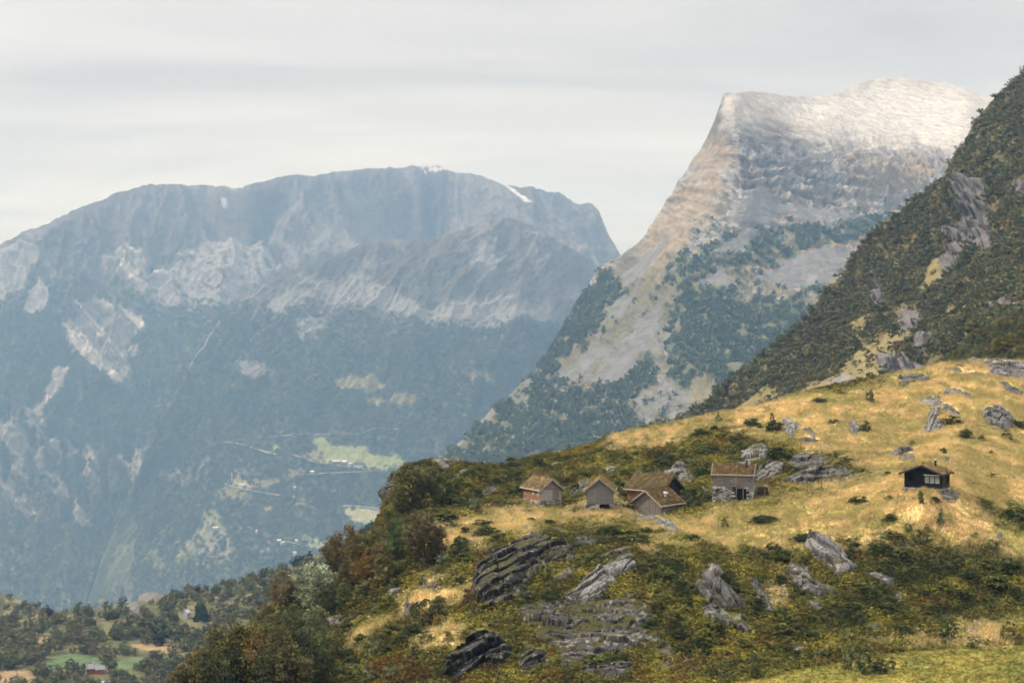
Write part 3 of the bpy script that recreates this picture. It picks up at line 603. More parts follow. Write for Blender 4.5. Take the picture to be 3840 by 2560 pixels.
def rock(label, pts, zoom, A=0.8, tone=0.20, moss=0.3, lich=0.3, tilt=0.0, rough=0.22, steep=0.0, edge=0.5, name='rock_outcrop', cat='rock', group=None, strata=(0.5, 0.0, 0.85)):
    """an outcrop with the outline it has on the hillside: raised, stratified, cracked, sunk into the turf at its rim"""
    ou, ov, k = zoom
    poly = np.array([(a / k + ou, b / k + ov) for a, b in pts], float)
    seed = len(ROCKPOLYS) * 7 + 600
    ROCKPOLYS.append(poly)
    c0 = poly.mean(0); r0 = FORE.D(np.array([c0[0]]), np.array([c0[1]]))[0]; ppm = FPX / r0
    size = poly.max(0) - poly.min(0)
    A = min(A, 0.30 * min(size) / ppm + 0.12)
    if steep < .5: A *= .78
    poly = c0 + (poly - c0) * (1.13 if name == 'rock_outcrop' else 1.03) + np.array([0, 0.35 * A * ppm])
    lo, hi = poly.min(0) - 0.9 * ppm, poly.max(0) + 0.9 * ppm
    st = max(1.5, max(hi - lo) / 240)
    nu, nv = int((hi[0] - lo[0]) / st) + 2, int((hi[1] - lo[1]) / st) + 2
    U, Vv = np.meshgrid(np.linspace(lo[0], hi[0], nu), np.linspace(hi[1], lo[1], nv))
    u, v = U.ravel(), Vv.ravel()
    B, nrm = FORE.frame(u, v)
    B = B + nrm * h_fore(B, u, v)[:, None]
    x, y, z = B.T
    q = B + 0
    sd = poly_sd(u, v, poly) / ppm
    sdj = sd + 0.9 * (fbm(x / 0.8, y / 0.8 + 3, z / 0.8, oct=4, seed=seed, gain=.6) - 0.5) + .22 * min(1, min(size) / ppm / 5) * (fbm(x / 2.2, y / 2.2, z / 1.2, oct=3, seed=seed + 20) - .55)
    dome = A * (1 - np.exp(-np.maximum(sdj, 0) / edge))
    # bedded, jointed blocks: flat facets at different heights, split by cracks
    sv = np.array(strata) / np.linalg.norm(strata)
    along = np.cross(sv, (0, 1, 0)); along /= np.linalg.norm(along)
    qs = q @ sv + .35 * fbm(x / 2, y / 2, z / 2, oct=3, seed=seed + 1); qa = q @ along + .35 * y
    pc = poly - c0; ev = np.linalg.eigh(pc.T @ pc)[1][:, 1]; ev = ev if ev[0] > 0 else -ev       # joints run along the outcrop
    qa = ((u - c0[0]) * ev[0] + (v - c0[1]) * ev[1]) / ppm; qs = (-(u - c0[0]) * ev[1] + (v - c0[1]) * ev[0]) / ppm * 1.25
    wob_ = .5 * (fbm(qa / 1.5, qs / 1.5, oct=3, seed=seed + 1) - .5)
    cid, ce, ox, oy = worley((qa + wob_) / 3.0, (qs + wob_) / 0.85, seed + 12)
    cid2, ce2, ox2, oy2 = worley((qa + wob_) / 1.1, (qs + wob_ * .6) / 0.30, seed + 16)
    led = (cid - .5) * .7 + (cid * 7.3 % 1 - .5) * ox * .7 + ((cid * 13.7) % 1 - .2) * oy * .8
    led2 = (cid2 - .5) * .5 + ((cid2 * 9.1) % 1 - .5) * oy2
    crack = sstep(.06, .0, ce); crack2 = sstep(.07, .0, ce2)
    amp = min(A, 1.2)
    h = dome + sstep(0, .35, sdj) * (amp * led * (.7 + 2 * rough) + (.10 + .5 * rough) * led2 - .35 * amp * crack - .10 * crack2 + .6 * rough * (fbm(x / .35, y / .35, z / .35, oct=3, seed=seed + 3) - .5))
    h = np.where(sdj < 0, sdj * 1.3 - 0.02, h)
    d = nrm * 0.75 + np.array([tilt, -0.35 - steep, 0.35])
    d /= np.linalg.norm(d, axis=1)[:, None]
    X = B + d * np.maximum(h, -0.7)[:, None]
    # own colours: grey stone, darker weathered streaks, pale lichen, moss on the level tops
    G = X.reshape(nv, nu, 3)
    gx = np.gradient(G, axis=1); gy = np.gradient(G, axis=0)
    nn = np.cross(gx, -gy); nn /= np.linalg.norm(nn, axis=2)[:, :, None] + 1e-9
    up = np.abs(nn[:, :, 2]).ravel()
    big = fbm(x / 1.8, y / 1.8, z / 1.1, oct=4, seed=seed + 4); fine = fbm(x / .35, y / .35, z / .35, oct=3, seed=seed + 5); mid = fbm(x / .9, y / .9, z / .6, oct=4, seed=seed + 6)
    tone *= .62
    c = const(len(u), (tone * 1.03, tone, tone * 0.98)) * (0.55 + 0.5 * big + .5 * cid + .25 * cid2)[:, None]
    c = mixc(c, (tone * .14, tone * .13, tone * .12), np.maximum(crack * .9, crack2 * .6))
    c = mixc(c, (tone * .32, tone * .30, tone * .28), sstep(0.52, 0.66, mid) * 0.75)
    c = mixc(c, (0.28, 0.25, 0.14), sstep(0.66 - .28 * lich, 0.78 - .28 * lich, fine * .6 + big * .4) * 0.8 * lich ** .5)
    c = mixc(c, (0.36, 0.345, 0.32), sstep(0.62, 0.70, fine) * 0.45)
    mo = sstep(0.66 - 0.3 * moss, 0.76 - 0.3 * moss, fbm(x / 1.5, y / 1.5, z / 1.5, oct=4, seed=seed + 8)) * sstep(0.45, 0.75, up)
    c = mixc(c, (0.065, 0.062, 0.018), mo)
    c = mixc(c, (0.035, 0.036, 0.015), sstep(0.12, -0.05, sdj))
    F = grid_faces(nu, nv); keep = (sdj[F].max(1) > -0.35)
    F = F[keep]
    used = np.unique(F); remap = np.full(len(u), -1); remap[used] = np.arange(len(used))
    org = X[used].mean(0); org[2] = X[used][:, 2].min()
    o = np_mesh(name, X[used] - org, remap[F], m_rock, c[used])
    o.location = org
    return tag(o, label, cat, group)
Z8, Y1, Y2, Z1, Z2, Z7, Z9 = (1700, 1900, 2.352), (2600, 1900, 1.897), (2600, 1300, 1.897), (1900, 1650, 3.92), (2300, 1700, 5.88), (1000, 1700, 1.823), (1300, 1650, 3.136)
DK = dict(tone=0.06, moss=0.25, lich=0.15)
rock('big dark overhanging cliff with a mossy yellow top below the left huts', [(205,600),(255,480),(330,400),(400,350),(500,310),(640,230),(800,230),(900,260),(1020,310),(1030,440),(900,460),(740,470),(690,540),(640,640),(550,690),(440,700),(350,740),(250,745),(205,680)], Z8, A=2.4, steep=0.7, edge=0.9, moss=0.55, lich=0.3, tone=0.062)  # tone lowered for the wet face and to paint in the overhang's shade
rock('pale cracked slab leaning at the foot of the big dark overhang', [(545,680),(590,580),(700,500),(790,470),(830,510),(720,600),(640,690)], Z8, A=0.9, steep=0.4, tone=0.2)
rock('low dark boulders in a hollow right of the big dark overhang', [(1080,260),(1180,250),(1270,290),(1250,345),(1090,335)], Z8, A=0.8, **DK)
rock('long pale tilted slab rising to a point in the middle of the knoll', [(980,760),(1100,680),(1250,560),(1400,480),(1490,420),(1550,420),(1600,520),(1590,550),(1430,590),(1430,640),(1330,720),(1200,810),(1040,800)], Z8, A=1.2, tone=0.26, moss=0.1, lich=0.3, strata=(0.3, 0, .95), rough=0.15)
rock('small rounded ledge at the very tip of the long pale slab', [(1310,455),(1420,380),(1540,340),(1590,375),(1500,410),(1330,470)], Z8, A=0.7, tone=0.16)
rock('short pale slab in moss left of the long tilted slab', [(820,670),(900,610),(1050,530),(1130,520),(1140,560),(990,620),(900,650)], Z8, A=0.8, tone=0.19)
rock('low curved dark ledge with a pale lichen rim below the overhang', [(120,920),(150,880),(280,820),(500,755),(540,780),(500,810),(380,845),(330,900),(150,950)], Z8, A=1.1, steep=0.5, tone=0.07, lich=0.4)
rock('lone round speckled boulder at the end of the low curved ledge', [(520,745),(575,705),(660,715),(690,750),(610,795),(530,790)], Z8, A=1.1, tone=0.17, name='boulder', cat='boulder')
rock('smooth pale block on the right edge of the knoll under the long slab', [(1480,890),(1560,800),(1600,805),(1680,870),(1720,950),(1560,945),(1490,920)], Z8, A=1.0, tone=0.27, moss=0.05, lich=0.2, rough=0.12)
rock('broken rubbly dark outcrop with yellow lichen in the middle of the knoll', [(580,880),(760,840),(960,880),(1150,950),(1400,850),(1490,930),(1480,1050),(1350,1060),(1200,1010),(1050,1040),(950,1080),(830,1080),(720,1010),(620,980)], Z8, A=0.9, tone=0.11, rough=0.5, lich=0.45, moss=0.5)
rock('low mossy bedrock showing between the slabs in the middle of the knoll', [(560,900),(760,825),(1000,850),(1400,825),(1560,785),(1700,890),(1750,980),(1650,1060),(1860,1170),(1680,1230),(1560,1140),(1640,1230),(1300,1320),(1250,1400),(980,1410),(930,1270),(800,1170),(700,1030)], Z8, A=.42, tone=.085, moss=.95, lich=.32, rough=.42)
rock('wide slanting slab with lichen cushions above the lower cliffs', [(820,1160),(950,1080),(1100,1120),(1270,1080),(1400,1050),(1560,1120),(1640,1220),(1500,1260),(1300,1300),(1150,1240),(960,1250)], Z8, A=1.2, steep=.3, tone=0.11, lich=0.5, moss=.35)
rock('grey speckled crag under the left end of the wide slanting slab', [(940,1260),(1050,1200),(1180,1230),(1260,1310),(1160,1380),(980,1400)], Z8, A=1.3, steep=.4, tone=0.10, lich=0.35)
rock('cracked grey block just below the smooth pale block', [(1480,1030),(1600,980),(1650,1030),(1560,1100),(1490,1070)], Z8, A=0.9, tone=0.2)
rock('stepped pale slabs ending in a point right of the wide slanting slab', [(1570,1130),(1700,1085),(1850,1170),(1780,1212),(1660,1190)], Z8, A=0.8, tone=0.22, lich=.4)
rock('craggy dark outcrop at the bottom edge in the middle', [(1120,1420),(1250,1375),(1400,1360),(1580,1355),(1580,1420),(1480,1490),(1330,1530),(1290,1470),(1170,1470)], Z8, A=1.2, steep=.4, tone=0.10, lich=0.35)
rock('large black rugged cliff at the bottom left of the knoll', [(-90,1330),(0,1250),(100,1160),(220,1090),(350,1090),(480,1210),(495,1300),(350,1390),(200,1420),(100,1480),(-60,1490)], Z8, A=2.0, steep=.7, edge=.8, tone=0.055, rough=.5, moss=.2, lich=.12)
rock('dark rounded crag right of the large black rugged cliff', [(600,1260),(720,1230),(820,1280),(840,1360),(700,1440),(600,1420)], Z8, A=1.3, steep=.5, tone=0.06, rough=.4, moss=.3, lich=.2)
rock('chain of small grey blocks at the lower right of the knoll', [(1780,1255),(1900,1225),(1990,1310),(1960,1350),(1890,1340)], Z8, A=0.7, tone=0.16)
rock('low dark mossy rock under the chain of small grey blocks', [(1780,1410),(1880,1345),(1960,1390),(1860,1440)], Z8, A=0.7, tone=0.10, lich=.5)
rock('narrow pale stone splinter pointing down at the lower right of the knoll', [(2030,1335),(2065,1315),(2165,1450),(2130,1460)], Z8, A=0.6, tone=0.22)
rock('smooth grey rock crown on top of the knoll before the front barn', [(1540,105),(1680,62),(1800,85),(1910,120),(1985,190),(1900,195),(1830,170),(1760,130)], Z8, A=0.8, tone=0.27, moss=.35, lich=.25, rough=.12)
rock('little flat grey rock above the mossy top of the overhang', [(875,182),(970,172),(980,190),(890,203)], Z8, A=0.4, tone=0.25)
rock('upright ribbed slab facing right, left of the central grassy gully', [(20,560),(90,420),(180,408),(220,480),(290,570),(360,680),(280,690),(190,700),(110,660),(60,600)], Y1, A=1.1, tone=0.17, lich=.4, strata=(.8, .1, .5))
rock('lichen covered rubble below the upright ribbed slab', [(60,720),(200,700),(270,760),(330,740),(410,830),(370,880),(250,850),(150,850)], Y1, A=0.8, tone=0.15, rough=.45, lich=.7, moss=.4)
rock('thin broken rib of rock beside the upright ribbed slab', [(390,500),(450,510),(520,600),(575,735),(530,735),(450,640)], Y1, A=0.7, tone=0.15, lich=.5)
rock('large smooth grey slab tilting right with a dark undercut foot', [(820,180),(880,174),(980,210),(1060,290),(1090,360),(1145,400),(1120,430),(1020,452),(950,400),(880,350),(818,280)], Y1, A=1.3, tone=0.25, moss=.05, lich=.15, rough=.14, steep=.1, strata=(.7, 0, .7))
rock('long rough slab with lichen left of the large smooth slab', [(665,470),(720,350),(790,400),(850,500),(930,540),(988,600),(940,632),(860,630),(800,590),(720,540)], Y1, A=1.1, tone=0.18, lich=.5, strata=(.7, 0, .7))
rock('narrow tail of rock below the long rough slab', [(775,640),(880,680),(935,730),(900,744),(820,690)], Y1, A=0.7, tone=0.18, lich=.4)
rock('flat grey slab lying alone in dark heath to the right', [(1245,465),(1300,458),(1420,500),(1445,540),(1370,552),(1290,500)], Y1, A=0.6, tone=0.23)
rock('whitish jagged rock between the lone flat slab and the brush', [(1425,600),(1500,618),(1520,640),(1470,662)], Y1, A=0.5, tone=0.3)
rock('low grey rock in brown heath above the meadow', [(1205,845),(1290,818),(1335,840),(1280,858)], Y1, A=0.5, tone=0.22)
rock('pointed white boulder on the dark slope above the meadow', [(688,1020),(750,978),(788,1000),(765,1032)], Y1, A=0.9, tone=0.36, moss=.05, name='boulder', cat='boulder')
rock('square white boulder behind a small bush above the meadow', [(862,1035),(888,1008),(928,1030),(900,1064)], Y1, A=0.9, tone=0.36, moss=.05, name='boulder', cat='boulder')
for i, pts in enumerate(([(1572,712),(1605,698),(1604,732)], [(1738,738),(1782,735),(1785,772)], [(1815,768),(1840,765),(1838,812),(1820,810)], [(1078,892),(1122,888),(1122,908)], [(193,932),(215,918),(228,962),(205,968)])):
    rock(['small grey stone at the left of the two by the rusty heath patch', 'pale stone on the rusty heath patch at the right', 'narrow pale stone upright below the rusty heath patch', 'small flat whitish stone at the edge of the brown heath', 'small upright pale stone on the dark slope below the ribbed slab'][i], pts, Y1, A=0.6, tone=0.3, name='stone', cat='stone')
rock('dark reddish boulder beside the bushes at the right end of the heath', [(1680,948),(1740,938),(1745,970),(1700,968)], Y1, A=0.6, tone=0.14, name='boulder', cat='boulder')
rock('dark stacked stones in the straw at the right edge', [(2138,205),(2190,158),(2205,212)], Y1, A=0.6, tone=0.15)
rock('great smooth grey dome of rock on the skyline at the right', [(2030,125),(2130,84),(2230,82),(2320,100),(2420,120),(2420,260),(2250,218),(2150,200),(2110,150)], Y2, A=1.3, tone=0.25, moss=.15, lich=.15, rough=.15, edge=1.2)
rock('long flat rock shelf left of the great dome', [(1815,168),(1880,143),(1940,175),(2150,188),(2140,218),(1950,197)], Y2, A=0.6, tone=0.24, moss=.2)
rock('thin pale rock strip on the skyline left of the great dome', [(1930,103),(1990,80),(2080,88),(2040,107)], Y2, A=0.5, tone=0.27, moss=0)
rock('boxy mossy rock in the straw under the skyline', [(1465,205),(1560,188),(1650,195),(1695,215),(1620,237),(1540,242),(1500,272),(1470,252)], Y2, A=1.0, tone=0.19, steep=.3, moss=.45)
rock('long rock bank with a grassy notch right of the black cabin hill', [(1785,310),(1830,283),(1930,310),(1995,345),(1960,362),(1880,332),(1800,337)], Y2, A=0.8, tone=0.2)
rock('broken grey rocks half grown over at the right edge below the dome', [(2180,250),(2220,255),(2330,310),(2350,345),(2280,340),(2210,330)], Y2, A=0.7, tone=0.2, moss=.5)
rock('upper slab of the two pale slabs above the black cabin', [(1600,375),(1690,343),(1740,345),(1780,390),(1850,430),(1922,490),(1850,482),(1760,430),(1690,412)], Y2, A=0.9, tone=0.28, moss=.05, rough=.14)
rock('lower slab of the two pale slabs above the black cabin', [(1690,432),(1750,430),(1740,500),(1792,550),(1700,592),(1630,592),(1660,530)], Y2, A=0.9, tone=0.27, moss=.1, rough=.16)
rock('round humped grey boulder in the grass high at the right', [(2055,460),(2100,420),(2180,418),(2250,465),(2300,530),(2290,555),(2200,572),(2130,562),(2080,520)], Y2, A=1.4, tone=0.23, moss=.2, name='boulder', cat='boulder')
rock('jagged ribbed rock standing alone in the grass above the stone house', [(1108,545),(1150,513),(1200,570),(1190,600),(1130,622),(1110,590)], Y2, A=1.0, tone=0.24, strata=(.8, 0, .4))
rock('pale tongue of rock beside the junipers below the skyline', [(620,517),(700,513),(770,545),(720,612),(690,632),(650,590)], Y2, A=0.8, tone=0.28, moss=.05)
rock('mossy rounded rock right of the pale tongue of rock', [(765,577),(820,568),(872,620),(860,648),(800,610)], Y2, A=0.8, tone=0.18, moss=.4)
rock('flat brown mossy rock above the round dark juniper', [(740,652),(800,638),(892,660),(880,694),(800,697)], Y2, A=0.7, tone=0.13, moss=.5)
rock('little low rock at the right end of the flat mossy rock', [(908,687),(960,678),(992,710),(940,707)], Y2, A=0.5, tone=0.16)
rock('white speckled rock slope just above the stone house roof', [(345,735),(430,700),(520,688),(540,760),(510,802),(420,812),(350,817)], Y2, A=0.8, tone=0.27, moss=.45, lich=.5, rough=.35)
rock('steep pale crag right behind the stone house', [(440,905),(500,828),(560,808),(640,830),(620,880),(590,930),(500,957),(450,962)], Y2, A=1.5, tone=0.22, steep=.3, moss=.2)
rock('dark ledge capped with moss under the round dark juniper', [(660,832),(720,780),(800,758),(900,770),(995,812),(920,832),(850,862),(720,872)], Y2, A=1.3, tone=0.13, steep=.4, moss=.45)
rock('long dark broken cliff right of the stone house', [(640,942),(750,890),(860,860),(980,838),(1080,858),(1162,905),(1080,917),(950,932),(850,952),(700,962)], Y2, A=1.5, tone=0.15, steep=.5, rough=.4, moss=.25)
rock('heap of blocky lichened rocks behind the black cabin', [(1408,762),(1470,720),(1530,688),(1582,760),(1560,802),(1460,802)], Y2, A=1.0, tone=0.23, rough=.5, moss=.4)
rock('grey boulder rising behind the chimney of the black cabin', [(1758,777),(1800,768),(1852,817),(1780,822)], Y2, A=1.0, tone=0.3, name='boulder', cat='boulder')
rock('mossy yellow rock in front of the black cabin', [(1728,1012),(1850,1003),(1892,1030),(1860,1092),(1780,1082),(1750,1042)], Y2, A=0.6, tone=0.22, moss=.55, lich=.6)
rock('small grey stone beside a bush in the straw left of the black cabin', [(1208,1092),(1235,1078),(1262,1105),(1220,1118)], Y2, A=0.7, tone=0.26, name='stone', cat='stone')
rock('flat dark stone in the grass right of the black cabin', [(2228,922),(2290,913),(2304,932),(2240,937)], Y2, A=0.5, tone=0.13, name='stone', cat='stone')
rock('thin flat rock in the straw between stone house and black cabin', [(1248,882),(1340,888),(1345,900),(1300,898)], Y2, A=0.35, tone=0.26, name='stone', cat='stone')
rock('small white stone in green grass below the stone house', [(762,1122),(800,1128),(805,1145),(785,1147)], Y2, A=0.4, tone=0.38, name='stone', cat='stone')
rock('dark boulder leaning beside the storehouse on stone piers', [(905,795),(990,680),(1080,575),(1150,548),(1165,700),(1130,765),(1000,803)], Z1, A=1.5, tone=0.14, steep=.4, moss=.25, name='boulder', cat='boulder')
rock('grey rock face directly behind the storehouse on stone piers', [(1165,560),(1250,553),(1230,625),(1165,655)], Z1, A=1.0, tone=0.24, steep=.3)
rock('cracked rock in juniper above the storehouse on stone piers', [(1435,425),(1500,378),(1590,368),(1645,420),(1560,455),(1470,455)], Z1, A=0.7, tone=0.22)
rock('pale thin ledge in heath above the double roofed hut', [(598,372),(700,328),(812,318),(760,352),(650,388)], Z1, A=0.4, tone=0.26, lich=.6)
rock('grey bare rock on the skyline above the double roofed hut', [(635,168),(740,133),(822,148),(800,188),(680,178)], Z1, A=0.5, tone=0.25)
rock('upper pale stone of the two below the storehouse', [(1075,1112),(1120,1058),(1195,1058),(1160,1102)], Z1, A=0.5, tone=0.34, name='stone', cat='stone')
rock('lower pale stone of the two below the storehouse', [(1128,1182),(1180,1138),(1245,1138),(1220,1192)], Z1, A=0.5, tone=0.32, name='stone', cat='stone')
rock('slanting grey stone slab in the grass left of the storehouse', [(1030,922),(1060,915),(1225,1020),(1180,1035)], Z1, A=0.5, tone=0.24)
rock('white lichened crag behind the dark log house', [(1060,485),(1200,365),(1380,205),(1500,135),(1560,190),(1610,330),(1745,520),(1700,590),(1500,565),(1350,500),(1200,470)], Z2, A=1.5, tone=0.23, rough=.45, moss=.35, lich=.45, steep=.3)
rock('leaning pale stone by the green bushes left of the stone house', [(1935,720),(2000,708),(2085,815),(1960,872)], Z2, A=0.9, tone=0.32, name='boulder', cat='boulder')
rock('dark overhanging nose of rock at the left tip of the hill', [(392,580),(455,500),(500,420),(560,370),(600,370),(590,470),(540,560),(490,690),(440,640)], Z9, A=1.8, tone=0.07, tilt=-.4, moss=.5)
rock('bare grey rock crown on the skyline at the left end of the hill', [(980,255),(1060,210),(1280,208),(1350,258),(1230,290),(1210,350),(1150,350),(1090,300)], Z9, A=0.8, tone=0.22, moss=.35)
rock('pale low ledge under the bare rock crown at the left', [(1240,410),(1380,340),(1440,325),(1420,370),(1330,410)], Z9, A=0.5, tone=0.2, lich=.5)
rock('dark mossy crag in heath left of the double roofed hut', [(1570,650),(1590,570),(1640,525),(1760,525),(1760,600),(1680,620),(1640,680)], Z9, A=1.0, tone=0.11, steep=.4, moss=.5)
rock('grey rock ledge among orange trees on the left edge', [(0,1430),(30,1330),(130,1250),(200,1160),(240,1180),(180,1270),(110,1340),(60,1470),(0,1500)], Z9, A=1.2, tone=0.2, steep=.4)
rock('grey rock shoulder under the left tip of the hill', [(380,1180),(420,1115),(480,1150),(480,1230),(400,1240)], Z9, A=0.9, tone=0.19)
rock('pile of dark slabs in greenery at the lower left', [(820,965),(850,908),(920,915),(912,962),(850,980)], Z7, A=0.9, tone=0.17)
rock('mossy brown rock hump in the lower left heath', [(1025,905),(1100,868),(1180,890),(1180,945),(1100,945)], Z7, A=0.8, tone=0.15, moss=.5)
rock('split grey rock wall among bushes at the lower left', [(398,1155),(420,1103),(510,1098),(562,1112),(500,1185),(440,1165)], Z7, A=1.0, tone=0.18, steep=.4)
rock('narrow dark rock rib in the bushes at the lower left', [(922,1105),(968,970),(992,1050),(950,1125)], Z7, A=0.8, tone=0.12)
rock('low pale stone on the path of grass at the lower left', [(470,1342),(520,1308),(562,1340),(500,1358)], Z7, A=0.5, tone=0.2)
rock('whitish stone in dark juniper below the straw band', [(1405,572),(1440,558),(1462,577),(1430,585)], Z7, A=0.5, tone=0.36, name='stone', cat='stone')
# ------------------------------------------------------------------ vegetation
rng = np.random.default_rng(7)
def leaf_cloud(seed, n_clump, n_leaf, hull, leaf, up=0.0, aspect=1.6, spread=0.16, tone=0.35):
    """n_clump tufts spread through a crown volume, each of n_leaf small leaf-cluster faces; returns V, F, tone"""
    g = np.random.default_rng(seed)
    cen, tn = [], []
    while len(cen) < n_clump:
        p = g.uniform(-1, 1, 3); p[2] = g.uniform(0, 1)
        w = hull(p[2], math.atan2(p[1], p[0]))
        rr = math.hypot(p[0], p[1])
        if rr > w or (rr < 0.45 * w and g.random() < 0.75 and p[2] < 0.8): continue
        cen.append(p); tn.append(math.exp(g.normal(0, tone)))
    cen = np.array(cen); tn = np.array(tn)
    k = np.repeat(np.arange(n_clump), n_leaf)
    P = cen[k] + g.normal(0, 1, (len(k), 3)) * spread * np.array([1, 1, 0.75])
    P[:, 2] = np.maximum(P[:, 2], 0.0)
    a = g.normal(0, 1, (len(k), 3)); a[:, 2] += up; a /= np.linalg.norm(a, axis=1)[:, None]
    b = np.cross(a, g.normal(0, 1, (len(k), 3))); b /= np.linalg.norm(b, axis=1)[:, None] + 1e-9
    sz = leaf * g.uniform(0.6, 1.4, len(k))[:, None]
    a = a * sz * aspect * 0.5; b = b * sz * 0.5
    V = np.stack([P - a, P + b - a * .1, P + a, P - b - a * .1], 1).reshape(-1, 3)
    F = np.arange(len(V)).reshape(-1, 4)
    t = np.repeat(tn[k] * g.uniform(0.75, 1.3, len(k)), 4)
    return V, F, t
def tube(pts, rad, n=6):
    V, F = [], []
    pts = np.array(pts, float)
    for i, p in enumerate(pts):
        d = pts[min(i + 1, len(pts) - 1)] - pts[max(i - 1, 0)]; d /= np.linalg.norm(d) + 1e-9
        a = np.cross(d, (0.3, 1, 0.1)); a /= np.linalg.norm(a); b = np.cross(d, a)
        for k in range(n):
            t = 2 * math.pi * k / n
            V.append(p + rad[i] * (a * math.cos(t) + b * math.sin(t)))
            if i < len(pts) - 1: F.append((i * n + k, i * n + (k + 1) % n, (i + 1) * n + (k + 1) % n, (i + 1) * n + k))
    return np.array(V), np.array(F)
def join(parts):
    V, F, T, o = [], [], [], 0
    for p in parts:
        V.append(p[0]); F.append(p[1] + o); o += len(p[0])
        T.append(p[2] if len(p) > 2 else np.ones(len(p[0])))
    return np.vstack(V), np.vstack(F), np.concatenate(T)
m_leaf = attr_mat('leaves', 0.0, obj_color=True, transl=0.25, rough=0.8, spec=0.05, upn=.45)
m_leafv = attr_mat('leaves_mass', 0.0, transl=0.25, rough=0.8, spec=0.05, upn=.45)
m_bark = attr_mat('bark', 0.35, 3.0)
def grey(t): return np.repeat(np.clip(t, 0.25, 2.4)[:, None], 3, 1)
def make_birch(seed, w=0.42, clumps=105, leaves=30, leaf=0.030, dome=1.0):
    g = random.Random(seed); ph = g.uniform(0, 6)
    hull = lambda z, a: w * (math.sin(math.pi * min(1, (0.08 + 0.92 * z) ** dome)) ** 0.6) * (0.78 + 0.28 * math.sin(2 * a + ph + 3 * z) + 0.22 * math.sin(5 * a + 9 * z + ph))
    V, F, t = leaf_cloud(seed, clumps, leaves, hull, leaf, spread=0.045)
    V[:, 2] = 0.12 + V[:, 2] * 0.88
    crown = bpy.data.objects.new('tmp', None)
    parts = []
    lean = g.uniform(-.06, .06)
    for k in range(g.choice((1, 2, 2, 3))):
        dx, dy = g.uniform(-.12, .12), g.uniform(-.12, .12)
        pts = [(dx * .2, dy * .2, -0.06), (dx * .5 + lean * .3, dy * .5, 0.25), (dx + lean * .7, dy, 0.55), (dx * 1.3 + lean, dy * 1.3, 0.86)]
        parts.append(tube(pts, [0.020, 0.015, 0.009, 0.003]))
        for q in range(4):
            z = g.uniform(.22, .7); a = g.uniform(0, 6.28); L = w * g.uniform(.5, .85)
            bx, by = dx * (z + .25), dy * (z + .25)
            parts.append(tube([(bx, by, z), (bx + L * .5 * math.cos(a), by + L * .5 * math.sin(a), z + .1), (bx + L * math.cos(a), by + L * math.sin(a), z + .16)], [.007, .005, .002], 4))
    bpy.data.objects.remove(crown)
    return (V, F, t), join(parts)
def mesh_data(name, V, F, mat, col):
    o = np_mesh(name, V, F, mat, col, smooth=False); me = o.data
    bpy.data.objects.remove(o); return me
BIRCH = []
for k in range(7):
    cr, tr = make_birch(40 + k, w=0.36 + 0.03 * (k % 4), dome=(1.0, 0.8, 1.25)[k % 3])
    BIRCH.append((mesh_data('birch_crown', cr[0], cr[1], m_leaf, grey(cr[2])), mesh_data('birch_trunk', tr[0], tr[1], m_bark, np.tile((0.13, 0.11, 0.09), (len(tr[0]), 1)))))
def bush_proto(seed, leaf, up, aspect, clumps, leaves, flat):
    g = random.Random(seed); ph = g.uniform(0, 6)
    hull = lambda z, a: 0.5 * (1 - z ** flat) ** 0.5 * (0.78 + 0.2 * math.sin(2 * a + ph) + 0.16 * math.sin(5 * a - ph) + .1 * math.sin(9 * a))
    V, F, t = leaf_cloud(seed, clumps, leaves, hull, leaf, up=up, aspect=aspect, spread=0.06)
    V[:, 2] -= 0.06
    return mesh_data('bush', V, F, m_leaf, grey(t))
JUNIPER = [bush_proto(80 + k, 0.055, 0.9, 2.6, 40, 24, 1.6) for k in range(4)]
WILLOW = [bush_proto(90 + k, 0.06, 0.3, 1.7, 34, 24, 2.4) for k in range(4)]
